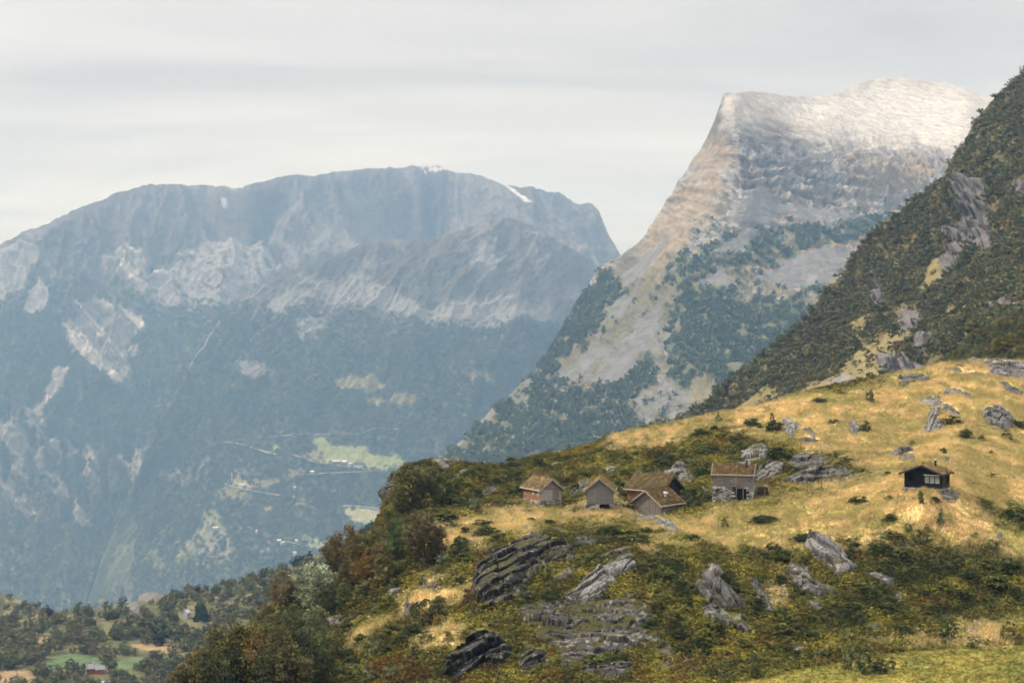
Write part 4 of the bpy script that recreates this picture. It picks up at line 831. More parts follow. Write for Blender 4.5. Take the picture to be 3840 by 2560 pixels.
LANDMARKS = [(2035, 1860, 'the double roofed hut'), (2250, 1830, 'the storehouse on stone piers'), (2530, 1830, 'the dark log house'), (2430, 1890, 'the grey plank barn'), (2755, 1820, 'the stone house'), (3470, 1780, 'the black cabin'),
    (1900, 2110, 'the big dark overhang'), (2260, 2180, 'the long pale tilted slab'), (1790, 2450, 'the black rugged cliff'), (2240, 2480, 'the lower slabs'), (2690, 2200, 'the upright ribbed slab'), (3110, 2070, 'the large smooth slab'), (3000, 2180, 'the long rough slab'),
    (3300, 2170, 'the lone flat slab'), (2990, 2440, 'the pointed white boulder'), (3270, 2350, 'the brown heath rocks'), (3480, 2300, 'the rusty heath patch'), (3740, 1390, 'the great rock dome'), (3530, 1530, 'the two pale slabs'), (3730, 1570, 'the round humped boulder'), (3210, 1600, 'the jagged ribbed rock'),
    (2970, 1600, 'the pale tongue of rock'), (3070, 1790, 'the long dark broken cliff'), (3390, 1700, 'the blocky rock heap'), (3550, 1855, 'the mossy yellow rock'), (2150, 1830, 'the dark leaning boulder'), (2290, 1760, 'the cracked juniper rock'), (2080, 1740, 'the pale thin ledge'), (2100, 1690, 'the skyline bare rock'),
    (2240, 1945, 'the two pale stones'), (2530, 1760, 'the white lichened crag'), (2640, 1830, 'the leaning pale stone'), (1460, 1830, 'the overhanging rock nose'), (1690, 1730, 'the bare rock crown'), (1830, 1840, 'the dark mossy crag'), (1340, 2070, 'the rock ledge among orange trees'), (1440, 2025, 'the rock shoulder'), (1480, 2215, 'the pile of dark slabs'),
    (1605, 2200, 'the mossy brown hump'), (1260, 2320, 'the split rock wall'), (1525, 2275, 'the narrow dark rib'), (1285, 2430, 'the low pale stone'), (1785, 2015, 'the whitish stone'), (2470, 1960, 'the smooth rock crown'), (1820, 2280, 'the low curved ledge'), (2100, 2320, 'the yellow lichen rubble'), (2790, 2320, 'the lichen rubble below the ribbed slab'),
    (2830, 1680, 'the white speckled rock slope'), (3760, 2000, 'the dark stacked stones'), (3390, 1420, 'the boxy mossy rock'), (3600, 1470, 'the long rock bank')]
USED_LABELS = set()
def place_label(head, u, v):
    """a label that singles a plant out by the landmark it grows beside"""
    L = sorted(LANDMARKS, key=lambda q: math.hypot(q[0] - u, (q[1] - v) * 1.2))
    for word in ('', 'another '):
        for q in L[:7]:
            dx, dy = u - q[0], v - q[1]
            ad = math.hypot(dx, dy)
            side = ('right of' if dx > 0 else 'left of') if abs(dx) > 1.3 * abs(dy) else ('below' if dy > 0 else 'above')
            how = 'just ' if ad < 70 else ('' if ad < 200 else 'well ')
            s = f'{head} {how}{side} {q[2]}'
            if s not in USED_LABELS:
                USED_LABELS.add(s); return s
    return s
def plant(me, name, u, v, w, h, color, label, cat, group, rel=FORE, sink=0.05, k=0):
    p = rel.at(u, v)
    o = bpy.data.objects.new(name, me); C.objects.link(o)
    o.location = p - Vector((0, 0, sink)); o.rotation_euler = (0, 0, (u * 7.3 + v * 3.1 + k) % 6.28); o.scale = (w, w * 0.95, h)
    o.color = (*color, 1)
    return tag(o, label, cat, group)
def small_tree(me, trunk, name, u, v, w, h, color, label, group, rel, k):
    r = empty(name, rel.at(u, v) - Vector((0, 0, .2)), (u * 7.3 + k) % 6.28, label, 'tree', group)
    for nm, m in (('crown', me), ('trunk', trunk)):
        o = bpy.data.objects.new(nm, m); C.objects.link(o); o.parent = r; o.scale = (w, w, h); o.color = (*color, 1)
    return r
JC = [(0.054, 0.068, 0.022), (0.070, 0.080, 0.024), (0.046, 0.060, 0.021), (0.086, 0.090, 0.025)]
WC = [(0.105, 0.115, 0.045), (0.125, 0.135, 0.065), (0.075, 0.09, 0.035), (0.115, 0.10, 0.035)]
PALEC = (0.23, 0.26, 0.16)
bi = 0
def bushes(zoom, rows, kind):
    global bi
    ou, ov, k = zoom
    for r in rows:
        a, b, w, h = r[:4]
        col = r[4] if len(r) > 4 else None
        u, v = a / k + ou, (b + h * 0.42) / k + ov
        d = FORE.D(np.array([u]), np.array([v]))[0]; mpp = d / FPX / k
        W_, H_ = w * mpp * 1.1, max(h * mpp * (.85 if kind == 'j' else 1.15), 0.4)
        if kind == 'j':
            tall = h > 1.25 * w
            head = ('dark upright juniper' if tall else 'low spreading dark juniper' if w > 1.9 * h else 'rounded dark juniper')
            plant(JUNIPER[bi % 4], 'juniper_bush', u, v, W_, H_, col or JC[bi % 4], place_label(head, u, v), 'bush', 'juniper bushes on the hillside', k=bi)
        else:
            c = col or WC[bi % 4]
            head = 'pale silvery willow bush' if c is PALEC else ('tall thin green shrub' if h > 1.4 * w else ('grey-green willow bush' if bi % 4 == 1 else 'olive green shrub'))
            plant(WILLOW[bi % 4], 'willow_bush', u, v, W_, H_, c, place_label(head, u, v), 'bush', 'leafy shrubs on the hillside', k=bi)
        bi += 1
bushes(Y2, [(420,535,160,80),(575,560,160,95),(612,745,180,125),(1230,565,80,100),(1000,520,90,40),(1940,605,140,80),(2300,535,140,80),(1845,510,160,80),(1170,1075,160,70),(1620,1065,55,120),(1720,1075,85,75),(2130,915,85,55),(2280,1170,170,110),(40,610,130,60),(150,572,70,60),(90,720,160,65),(60,880,130,90),(900,370,180,35),(330,625,40,40),(1080,800,120,70),(2120,740,60,40),(1780,740,60,50),(1380,890,70,50),(2050,640,70,50),(30,1020,120,90),(1400,1195,110,50),(490,1215,260,60),(1390,1060,90,45)], 'j')
bushes(Y2, [(1255,355,85,90),(180,515,45,60),(560,520,40,90),(1560,680,40,40),(80,1060,150,80),(1760,1230,50,80),(220,1250,60,70),(2230,620,90,70),(1010,780,60,60)], 'w')
bushes(Z1, [(560,545,230,120),(190,690,230,190),(1330,130,230,90),(1530,145,130,70),(1780,240,220,110),(1900,175,150,80),(640,1180,180,100),(380,1145,130,100),(1000,650,220,120),(2280,300,260,200),(1700,640,220,160),(1730,790,200,140),(1580,260,80,60),(750,180,110,60),(430,470,240,120),(1150,480,220,100),(2050,430,250,110),(60,260,150,110)], 'j')
bushes(Z1, [(920,95,55,90),(220,315,60,110),(130,330,70,80),(700,575,220,130),(820,560,140,110),(1180,190,50,110),(1060,80,40,50),(240,820,200,90),(1680,1070,60,80),(340,1150,90,70)], 'w')
bushes(Z2, [(1050,170,420,260),(1960,390,240,170),(700,260,320,150),(250,380,300,130),(130,650,260,260),(1800,250,200,130)], 'j')
bushes(Z2, [(1700,1040,280,220,(0.06,0.085,0.035)),(2060,900,230,180,(0.06,0.085,0.035)),(1640,900,150,180,(0.07,0.09,0.035)),(1880,950,150,130,(0.06,0.08,0.03))], 'w')
bushes(Z8, [(250,200,230,100),(400,265,150,70),(60,290,140,100),(850,120,130,80),(1560,230,420,130),(1380,190,300,110),(1700,190,150,80),(1100,330,140,80),(1180,450,260,90),(960,400,110,70),(1250,1350,330,110),(1500,1320,260,90),(1900,950,160,110),(1850,600,260,110),(2100,260,230,60),(2000,1100,180,140),(2230,1130,260,150),(1750,1010,120,80),(90,430,150,110),(100,190,120,90),(1150,500,180,60)], 'j')
bushes(Z8, [(840,580,90,170),(760,540,70,110),(610,740,110,120),(180,800,60,200),(700,600,90,140),(60,380,130,110),(330,420,60,90),(1900,1000,110,120),(1850,800,130,100)], 'w')
bushes(Y1, [(630,335,170,150),(780,205,170,70),(1420,190,170,70),(560,270,110,80),(500,70,170,50),(1400,70,110,50),(2290,40,170,90),(2230,400,230,120),(2150,520,260,140),(1900,610,180,110),(2080,400,140,80),(240,490,90,140),(300,560,90,120),(620,500,110,120),(780,360,80,90),(1340,280,190,90),(1480,330,140,90),(1150,260,110,60),(1200,560,150,70),(1340,700,200,90),(1700,690,130,60),(460,660,110,80),(620,850,200,110),(820,900,180,90),(150,850,200,130),(60,950,160,110),(360,960,140,110),(1500,850,200,80),(1130,700,160,60),(1960,480,160,90),(1780,560,140,80),(2290,600,120,120),(1640,600,110,60)], 'j')
bushes(Y1, [(1820,880,160,140,(.06,.075,.03)),(1690,870,90,120),(1100,1080,100,180),(1240,1135,130,120,(.055,.07,.03)),(1330,1130,130,110,(.055,.07,.03)),(1410,1115,70,90),(1045,1020,60,110),(1180,1090,90,130),(430,1080,90,90),(2240,900,110,140),(2000,980,90,70),(1760,80,50,100),(1620,220,130,100),(1580,440,60,70),(2130,265,110,70),(880,1040,60,60),(975,1030,60,70),(1660,150,40,60),(1530,150,70,70),(200,1180,70,90),(440,1160,110,110),(2310,950,80,80),(1800,960,60,60)], 'w')
bushes(Z7, [(1500,520,170,90),(1330,600,190,90),(1580,540,150,80),(1480,460,160,70),(1230,420,200,90),(1250,300,160,110),(1330,180,180,90),(1120,500,120,90),(1380,730,110,80),(900,880,110,70),(860,1190,180,110),(1000,1190,200,110),(760,1060,110,90),(560,1180,130,80),(1180,1000,150,90),(480,1270,150,80),(640,1260,130,90),(1330,860,110,70),(1490,1050,130,80),(1420,240,130,80),(1560,170,100,60),(930,1260,160,80),(420,1440,260,90),(620,1400,200,90),(330,1500,240,90),(820,1330,160,90)], 'j')
bushes(Z7, [(805,880,150,170),(1095,1080,230,170,(.07,.07,.03)),(740,1330,100,130),(825,1030,210,110,(.13,.14,.03)),(220,1130,150,110,PALEC),(60,1115,130,120),(1200,720,90,75,PALEC),(1330,650,130,100),(1000,790,90,70),(1180,800,50,80),(1420,345,80,120),(1490,140,50,80),(600,1100,90,90),(1010,1330,60,110),(700,1500,120,110),(1160,1500,70,100),(590,1040,110,110),(700,930,150,130),(620,820,130,140,(.16,.09,.025)),(690,740,140,150,(.12,.085,.03)),(740,650,130,150),(770,560,90,110),(900,600,160,200,(.07,.095,.035)),(860,700,130,120),(980,640,110,110),(860,500,110,110,(.075,.095,.04)),(1080,740,90,80),(1150,640,70,60),(540,930,150,130,(.12,.085,.03)),(470,1000,130,120),(880,780,90,80),(1250,480,90,60),(1100,330,90,100),(1180,270,90,110),(1130,180,110,130),(1330,340,80,70),(960,1430,120,110),(580,1480,150,110),(850,1480,110,100),(1270,1480,90,80),(470,1230,110,100),(330,1190,120,120),(1060,870,70,50),(1380,980,110,110,(.09,.06,.03)),(1100,1250,100,80),(1020,1080,100,110),(1160,1130,50,110,(.2,.15,.03)),(1240,1250,80,70)], 'w')
# ---- trees of the left flank
def tree(u, v, h, wk, color, head, k, rel=FORE, name='birch_tree', group='trees on the left flank of the hill', label=None):
    p = rel.at(u, v)
    r = empty(name, p - Vector((0, 0, 0.15)), (u * 3.7 + k) % 6.28, label or place_label(head, u, v), 'tree', group)
    cm, tm = BIRCH[k % len(BIRCH)]
    for nm, me in (('crown', cm), ('trunk', tm)):
        o = bpy.data.objects.new(nm, me); C.objects.link(o); o.parent = r; o.scale = (h * wk, h * wk, h)
        o.color = (*color, 1)
    return r
OR, BR, GR, DKG, SIL, OL = (0.118, 0.092, 0.036), (0.094, 0.084, 0.036), (0.085, 0.098, 0.036), (0.045, 0.056, 0.024), (0.22, 0.25, 0.15), (0.112, 0.106, 0.036)
TREES = [(1530,1900,6.6,1.05,OL,'large olive birch'),(1575,1880,5.6,1.0,GR,'green birch with a bare leaning trunk'),(1500,1930,5.0,.95,OL,'leaning birch'),(1600,1860,4.2,1.1,DKG,'dark green birch'),(1460,1985,3.6,.6,GR,'thin young birch'),(1650,1850,3.2,1.1,GR,'low green birch'),(1620,1800,2.6,1.1,OL,'small olive birch'),(1700,1855,2.8,1,GR,'small green birch'),
 (1595,2125,7.4,.8,(.075,.062,.028),'tall dark brown rowan'),(1560,2110,6.2,.9,BR,'brown birch'),(1640,2095,4.6,.8,(.085,.062,.028),'brown rowan'),(1500,2095,5.0,.95,(.065,.085,.032),'bright green willow tree'),(1540,2020,3.8,1.1,BR,'broad brown shrub tree'),(1475,2060,3.6,1,DKG,'dark green small tree'),
 (1296,2145,6.8,.95,OR,'tall orange brown birch'),(1250,2150,5.4,.9,BR,'brown birch at the skyline'),(1340,2150,5.2,.9,OR,'orange birch'),(1390,2110,5.2,.95,OL,'olive birch'),(1420,2160,5.0,.95,OR,'golden orange birch'),(1370,2210,4.6,1,(.15,.095,.022),'golden birch'),(1450,2190,4.2,1,OL,'round olive birch'),(1310,2215,4.4,1,BR,'low brown birch'),
 (1176,2296,7.4,.98,SIL,'large silvery whitebeam'),(1060,2310,6.2,.95,OR,'rusty brown birch at the skyline'),(1105,2300,5.2,.95,BR,'brown birch'),(1030,2370,4.6,1,(.11,.075,.02),'yellow brown birch'),(1090,2380,4.4,1,GR,'green birch'),(1240,2300,4.6,1,DKG,'dark green birch'),(1290,2290,4.0,1,GR,'green small birch'),
 (1180,2380,4.0,1.0,(.14,.16,.08),'pale grey green willow'),(1050,2450,5.0,1,GR,'grey green birch'),(985,2430,5.6,.95,BR,'brown birch on the skyline'),(940,2500,6.0,.98,OL,'olive birch'),(1110,2460,4.6,1,DKG,'dark green birch'),(1000,2520,6.2,1,OL,'large green birch'),(1060,2560,6.2,1,BR,'brown green birch'),(1130,2540,6.0,1,DKG,'dark birch'),(1190,2500,4.6,1,GR,'green birch'),(1240,2470,3.8,1,OL,'small olive birch'),
 (860,2570,7.6,1.05,BR,'big brown birch'),(910,2570,6.6,1,OL,'broad olive birch'),(800,2600,6.6,1,OL,'green brown birch'),(745,2620,5.6,1,OR,'orange brown birch at the lowest edge'),(700,2650,5.2,1,BR,'brown birch at the lowest edge'),(960,2590,6.2,1,(.11,.075,.025),'orange tinted birch'),(830,2640,6.4,1,DKG,'dark birch at the bottom edge'),(1020,2620,6,1,DKG,'dark green birch at the bottom edge'),(1100,2620,5.6,1,BR,'brown birch at the bottom edge'),(1170,2590,5.2,1,DKG,'dark leafy birch'),(1210,2570,4,1,GR,'green bushy birch'),(770,2560,4.6,1,BR,'low brown birch'),(650,2640,3.6,1.1,OL,'lowest olive bush tree')]
for k, (u, v, h, wk, c, head) in enumerate(TREES): tree(u, v, h, wk, c, head, k)
# ---- wood behind the hilltop, upper right
for k in range(170):
    u = 3440 + 430 * rng.random(); t = rng.random()
    vt = np.interp(u, [3440, 3500, 3600, 3700, 3790, 3880], [1400, 1335, 1265, 1205, 1160, 1130])
    v = vt + (1425 - vt) * t
    c = (GR, OL, (.075, .082, .03), (.055, .065, .025), (.11, .085, .028))[int(rng.integers(5))]
    tree(u, v, rng.uniform(3.6, 6.0), 1.05, c, '', k, RIGHT, group='birches behind the hilltop', label='green autumn birch in the wood behind the grassy hilltop at the right')

# ---- masses: scattered by area over the land
def area_points(Vg, weight, n, seed):
    """n random points on a vertex grid (rows, cols, 3), by area times weight"""
    g = np.random.default_rng(seed)
    a, b, c_, d = Vg[:-1, :-1], Vg[:-1, 1:], Vg[1:, 1:], Vg[1:, :-1]
    ar = np.linalg.norm(np.cross(b - a, d - a), axis=2) * (weight[:-1, :-1] + weight[1:, 1:]) * 0.5
    cs = np.cumsum(ar.ravel()); idx = np.searchsorted(cs, g.random(n) * cs[-1]).clip(0, ar.size - 1)
    i, j = np.unravel_index(idx, ar.shape)
    s, t = g.random(n)[:, None], g.random(n)[:, None]
    P = (a[i, j] * (1 - s) + b[i, j] * s) * (1 - t) + (d[i, j] * (1 - s) + c_[i, j] * s) * t
    return P, i, j, ar.sum()
def scatter(name, P, scale, col, protos, mat, label, seed, zs=None, kind='stuff'):
    g = np.random.default_rng(seed)
    VV, FF, CC, o = [], [], [], 0
    which = g.integers(0, len(protos), len(P)); yaw = g.uniform(0, 6.28, len(P))
    zs = np.ones(len(P)) if zs is None else zs
    for q, (pv, pf, pt) in enumerate(protos):
        m = which == q
        ca, sa = np.cos(yaw[m])[:, None], np.sin(yaw[m])[:, None]; s = scale[m][:, None]
        X = P[m][:, None, :] + np.stack([(pv[None, :, 0] * ca - pv[None, :, 1] * sa) * s, (pv[None, :, 0] * sa + pv[None, :, 1] * ca) * s, pv[None, :, 2] * s * zs[m][:, None]], 2)
        n = m.sum()
        VV.append(X.reshape(-1, 3)); FF.append((pf[None] + (np.arange(n) * len(pv))[:, None, None]).reshape(-1, pf.shape[1]) + o); o += n * len(pv)
        CC.append((col[m][:, None, :] * np.clip(pt, .25, 2.4)[None, :, None]).reshape(-1, 3))
    ob = np_mesh(name, np.vstack(VV), np.vstack(FF), mat, np.vstack(CC), smooth=False)
    return tag(ob, label, kind=kind)
def lumps(seed, nc, nl, leaf, w=0.5, cone=False, spread=0.11):
    hull = (lambda z, a: w * (1.05 - z) * 0.8) if cone else (lambda z, a: w * math.sin(math.pi * min(1, .12 + .88 * z)) ** .6)
    return leaf_cloud(seed, nc, nl, hull, leaf, spread=spread, aspect=1.3, tone=.25)
def blade_proto(seed, n, spread, hmin, hmax, wd, lean):
    g = np.random.default_rng(seed)
    b = g.normal(0, spread, (n, 2)); h = g.uniform(hmin, hmax, n); az = g.uniform(0, math.pi, n)
    tip = b + g.normal(0, lean, (n, 2)) * h[:, None] + np.array([lean * .6, 0]) * h[:, None]
    V = np.zeros((n, 3, 3)); V[:, 0, :2] = b - np.stack([np.cos(az), np.sin(az)], 1) * wd; V[:, 1, :2] = b + np.stack([np.cos(az), np.sin(az)], 1) * wd
    V[:, :2, 2] = -0.05; V[:, 2, :2] = tip; V[:, 2, 2] = h
    return V.reshape(-1, 3), np.arange(3 * n).reshape(-1, 3), np.repeat(g.uniform(.85, 1.15, n), 3)
m_grass = attr_mat('grass_blades', 0.0, transl=0.42, rough=0.9, spec=0.0, upn=.9)
# keep ground cover off the bare rock
def off_rock(shape_u, shape_v):
    w = np.ones(shape_u.shape)
    for p in ROCKPOLYS:
        lo, hi = p.min(0) - 15, p.max(0) + 15
        m = (shape_u > lo[0]) & (shape_u < hi[0]) & (shape_v > lo[1]) & (shape_v < hi[1])
        if m.any(): w[m] *= sstep(3, -5, poly_sd(shape_u[m], shape_v[m], p))
    return w
OFF = off_rock(FGU, FGv)
vis = ((FGU > -50) & (FGU < 4700) & (FGv < 2640)).astype(float)
protos = [blade_proto(k, 5, 0.16, .22, .70, .034, .22) for k in range(5)]
P, i, j, A = area_points(FGV, FGW * vis * (0.15 + .85 * OFF), 142000, 11)
c = FGC[i, j] * rng.uniform(.9, 1.12, (len(P), 1)); c = c * (1 - .30) + np.array([0.88, 0.67, 0.33]) * .38 * rng.uniform(.8, 1.0, (len(P), 1))
lush = c[:, 0] / c[:, 1]
scatter('grass', P, rng.uniform(.55, 1.15, len(P)) * np.where(lush > 1.25, 1, .7) * (.55 + .75 * fbm(P[:, 0] / 2.2, P[:, 1] / 2.2, oct=3, seed=17)), c, protos, m_grass, 'tall straw coloured autumn grass on the hillside', 12)
protos = [leaf_cloud(100 + k, 5, 3, lambda z, a: .5, .30, up=.5, aspect=1.8, spread=.2, tone=.2) for k in range(5)]
P, i, j, A2 = area_points(FGV, (1.02 - FGW) ** 1.5 * vis * (0.04 + .96 * OFF), 98000, 13)
c = np.minimum(FGC[i, j], .26) * rng.uniform(.75, 1.25, (len(P), 1))
meadow = (poly_sd(FGU[i, j], FGv[i, j], MEAD) > 0)
scatter('heath', P, rng.uniform(.35, .8, len(P)) * np.where(meadow, .45, 1), c, protos, m_leafv, 'low heath and dwarf shrubs covering the knoll', 14, zs=np.full(len(P), .55))

def grid_pts(rel, us, vb, nv): 
    X, u, v, r = relief_grid(rel, us, vb, nv); return X.reshape(nv, len(us), 3), u.reshape(nv, -1), v.reshape(nv, -1)
def dark_weight(c, lo=.05, hi=.11): return 1 - sstep(lo, hi, c.max(1))
# scrub wood on the right-hand mountainside
us = np.linspace(1390*S, 2420*S, 300); G, gu, gv = grid_pts(RIGHT, us, 1000*S, 300)
cc = right_color(G.reshape(-1, 3), gu.ravel(), gv.ravel())
near = 1 - ((gu > 3440) & (gv > 1130 + (3840 - gu) * .5)).astype(float)
wt = (dark_weight(cc, .09, .15).reshape(gu.shape) + .05) * near
for p_ in CLIFFS_R: wt *= 1 - .97 * pm(gu, gv, p_, 8, fbm(gu / 36, gv / 36, oct=5, seed=241), 40)
P, i, j, A = area_points(G, wt, 13000, 21)
pal = np.array([(.098, .096, .040), (.066, .076, .034), (.125, .102, .045), (.088, .100, .042)])
scatter('scrub_wood', P, 1.3 + 3.6 * rng.random(len(P)) ** 2, pal[rng.integers(0, 4, len(P))] * rng.uniform(.75, 1.25, (len(P), 1)) * (.55 + .9 * fbm(P[:, 0] / 40, P[:, 1] / 40, P[:, 2] / 40, oct=3, seed=23))[:, None], [lumps(200 + k, 9, 5, .22, .55) for k in range(4)], m_leafv, 'mountain birch scrub covering the dark mountainside', 22)
# forest on the pale peak and on the far mountain
FSC = 1.3
TLINE = ([-300, 0, 150, 350, 500, 620, 800, 1000, 1200, 1420], [720, 740, 730, 740, 770, 790, 790, 800, 830, 830])
FPAL = np.array([(.038, .050, .024), (.030, .042, .022), (.050, .058, .024), (.034, .048, .026)])
def forest(name, rel, us, vb, nv, colf, n, smin, smax, label, seed, lo, hi, nleaf, tl, gain=1.0):
    G, gu, gv = grid_pts(rel, us, vb, nv)
    cc = colf(G.reshape(-1, 3), gu.ravel(), gv.ravel())
    wt = dark_weight(cc, lo, hi).reshape(gu.shape) * sstep(-60, 40, gv - np.interp(gu / S, tl[0], tl[1]) * S + (120 if rel is not PEAK else 0))
    P, i, j, A = area_points(G, wt, n, seed)
    g = np.random.default_rng(seed)
    clear = fbm(P[:, 0] / 80, P[:, 1] / 80, oct=3, seed=seed)
    col = gain * FPAL[g.integers(0, 4, len(P))] * g.uniform(.75, 1.35, (len(P), 1)) * (0.6 + .8 * clear)[:, None]
    scatter(name, P, FSC * g.uniform(smin, smax, len(P)), col, [lumps(300 + seed + k, 5, nleaf, .42, .5) for k in range(4)], m_leafv, label, seed + 1)
forest('peak_forest', PEAK, np.linspace(930*S, 2150*S, 300), 1110*S, 260, peak_color, 26000, 4.0, 9.0, 'forest on the lower slopes of the pale peak', 31, .06, .10, 2, ([1000, 1350, 1450, 1550, 1640, 2000], [800, 630, 640, 600, 530, 500]), 1.4)
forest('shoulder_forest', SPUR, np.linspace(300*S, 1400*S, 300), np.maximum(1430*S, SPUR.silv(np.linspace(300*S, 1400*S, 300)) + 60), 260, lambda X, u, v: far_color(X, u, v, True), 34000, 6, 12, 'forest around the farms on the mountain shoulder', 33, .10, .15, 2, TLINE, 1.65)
forest('mountain_forest', MAIN, np.linspace(-20*S, 720*S, 300), 1430*S, 260, far_color, 22000, 6, 12, 'forest on the flank of the broad grey mountain', 35, .10, .15, 2, TLINE, 1.65)

# ---- the wooded valley hill: trees one can tell apart, then the rest as one mass
def norm_lumps(seed, cone=False):
    pv, pf, pt = lumps(seed, 26 if cone else 30, 8, .12, .30 if cone else .46, cone, .07)
    pv = pv.copy(); pv[:, 2] = pv[:, 2] * .9 + (.03 if cone else .1)
    return pv, pf, pt
VT = [norm_lumps(500 + k) for k in range(6)]; VS = [norm_lumps(520 + k, True) for k in range(3)]
VTR = tube([(0, 0, -.1), (.01, 0, .3), (0, .01, .6), (0, 0, .85)], [.024, .018, .011, .004], 5)
VTRM = mesh_data('valley_trunk', VTR[0], VTR[1], m_bark, np.tile((.12, .10, .085), (len(VTR[0]), 1)))
VTM = [mesh_data('valley_birch', a, b, m_leaf, grey(t)) for a, b, t in VT]; VSM = [mesh_data('spruce', a, b, m_leaf, grey(t)) for a, b, t in VS]
AVOID = FIELDS + BROWN_F + [[(310,2500),(400,2500),(400,2545),(310,2545)], [(660,2295),(735,2295),(735,2345),(660,2345)], [(470,2330),(500,2250),(640,2215),(650,2245),(560,2265),(520,2330)], [(355,2520),(420,2520),(430,2565),(350,2565)]]
def free(u, v, h_px=0):
    return all(poly_sd(np.array([u]), np.array([v]), p)[0] < 1 for p in AVOID)
VPAL = [(.098, .100, .046), (.078, .090, .044), (.12, .108, .052), (.105, .102, .058), (.064, .076, .037)]
spots = []
tries = 0
while len(spots) < 255 and tries < 6000:
    tries += 1
    v = 2560 + 60 - 330 * rng.random() ** 1.25; u = -60 + 1000 * rng.random()
    if v < VALLEY.silv(np.array([u]))[0] + 4 or u > FG_SIL[2][0] + (2640 - v) * 1.3 + 40: continue
    dens = fbm(np.array([u / 45.]), np.array([v / 30.]), oct=3, seed=601)[0]
    if dens < .42 or not free(u, v): continue
    spots.append((u, v))
for k, (u, v) in enumerate(sorted(spots, key=lambda q: q[1])):
    h = rng.uniform(4.2, 7.2)
    small_tree(VTM[k % 6], VTRM, 'valley_birch', u, v, h, h, VPAL[int(rng.integers(5))], 'grey-green birch in the open wood on the valley hill', 'birches on the valley hill', VALLEY, k)
for k, (u, v) in enumerate([(528,2385),(540,2378),(552,2388),(562,2380),(575,2385),(588,2378),(600,2384),(612,2376),(620,2388),(535,2365),(556,2362),(580,2360),(604,2362),(735,2330),(745,2318),(755,2325),(765,2312),(772,2330),(740,2300),(760,2296),(585,2410),(600,2418),(610,2408)]):
    h = rng.uniform(6, 9.5)
    small_tree(VSM[k % 3], VTRM, 'spruce', u, v, h * .9, h, (.022, .034, .020), 'dark spruce in the dense clumps on the valley hill', 'spruces on the valley hill', VALLEY, k)
for k, (u, v, h) in enumerate([(1113,2118,9),(1128,2110,8),(1140,2112,9.5),(1160,2098,8.5),(1250,2052,10),(1235,2062,8.5),(1222,2066,8),(1380,1992,8.5),(1395,1985,9),(1370,2000,7.5),(1355,2003,7),(1000,2155,7.5),(985,2160,6.5),(735,2225,6.5),(745,2222,7),(180,2305,8),(190,2310,7)]):
    small_tree(VSM[k % 3], VTRM, 'spruce', u, v, h * 1.15, h, (.026, .038, .022), place_label('dark conifer on the valley crest', u, v) if u > 900 else 'small dark conifer on the skyline of the valley hill', 'conifers on the crest of the valley hill', VALLEY, k)
us_ = np.linspace(-150, 1600, 240); G, gu, gv = grid_pts(VALLEY, us_, 2740, 160)
w_ = sstep(.36, .48, fbm(gu / 45, gv / 30, oct=3, seed=601))
for p in AVOID: w_ *= sstep(2, -4, poly_sd(gu, gv, p))
P, i, j, A = area_points(G, w_, 1500, 41)
scatter('valley_wood', P, rng.uniform(3.2, 6.8, len(P)), np.array(VPAL)[rng.integers(0, 5, len(P))] * rng.uniform(.75, 1.2, (len(P), 1)), VT, m_leafv, 'birch wood filling the valley hill', 42)
us_ = np.linspace(-200, 300, 100); G, gu, gv = grid_pts(SMALL, us_, 2430, 50)
P, i, j, A = area_points(G, sstep(.42, .55, fbm(gu / 26, gv / 20, oct=3, seed=611)), 260, 43)
scatter('far_hill_wood', P, rng.uniform(3, 6, len(P)), np.array(VPAL)[rng.integers(0, 5, len(P))] * .9, VT, m_leafv, 'scattered birches on the small hill at the left edge', 44)
# pale bare rocks among the valley trees
def vrock(label, u, v, w, h, tone):
    rel = VALLEY
    c = rel.at(u, v); mpp = rel.D(np.array([u]), np.array([v]))[0] / FPX
    g = np.random.default_rng(int(u * 3 + v))
    n = 26; U, Vv = np.meshgrid(np.linspace(-1, 1, n), np.linspace(-1, 1, n))
    r = np.sqrt(U ** 2 + Vv ** 2) + .35 * (fbm(U.ravel() * 2 + u, Vv.ravel() * 2, oct=3, seed=9).reshape(n, n) - .5)
    uu, vv = u + U.ravel() * w * .62, v - Vv.ravel() * h * .62
    X = rel.point(uu, vv); hgt = (1 - r.ravel() ** 2).clip(-.4, 1) * h * mpp * .22 + 2.2 * (fbm(X[:, 0] / 2.2, X[:, 1] / 3, oct=4, seed=5) - .55)
    X[:, 2] += np.where(r.ravel() > 1, -2.5, hgt); X[:, 1] -= np.where(r.ravel() > 1, 0, hgt * .5)
    cc = const(n * n, (tone * 1.05, tone, tone * .93)) * (.7 + .6 * fbm(X[:, 0] / 3, X[:, 2] / 2, oct=3, seed=6))[:, None]
    org = X.mean(0)
    GF = grid_faces(n, n); GF = GF[(r.ravel()[GF] < 1.05).all(1)]
    o = np_mesh('bare_rock', X - org, GF, m_rock, cc); o.location = org
    return tag(o, label, 'rock')
for a in (('pale rock hump under the yellow clearing on the valley hill', 575, 2240, 90, 34, .13), ('pale broken rocks left of the dark spruces on the valley hill', 500, 2285, 50, 44, .13), ('small pale rock just above the grey hut on the valley hill', 650, 2262, 40, 14, .13),
          ('pale rock below the broken rocks on the valley hill', 445, 2318, 30, 16, .13), ('thin pale rock at the left in the valley wood', 282, 2372, 16, 34, .13), ('two pale stones in the middle of the valley wood', 440, 2362, 26, 26, .13), ('long pale rock right of the red house field', 610, 2510, 60, 26, .13), ('pale rock at the bottom edge right of the red house', 588, 2552, 50, 18, .13),
          ('whitish rock on the hill crest left of the yellow clearing', 385, 2252, 30, 12, .13)):
    vrock(*a)
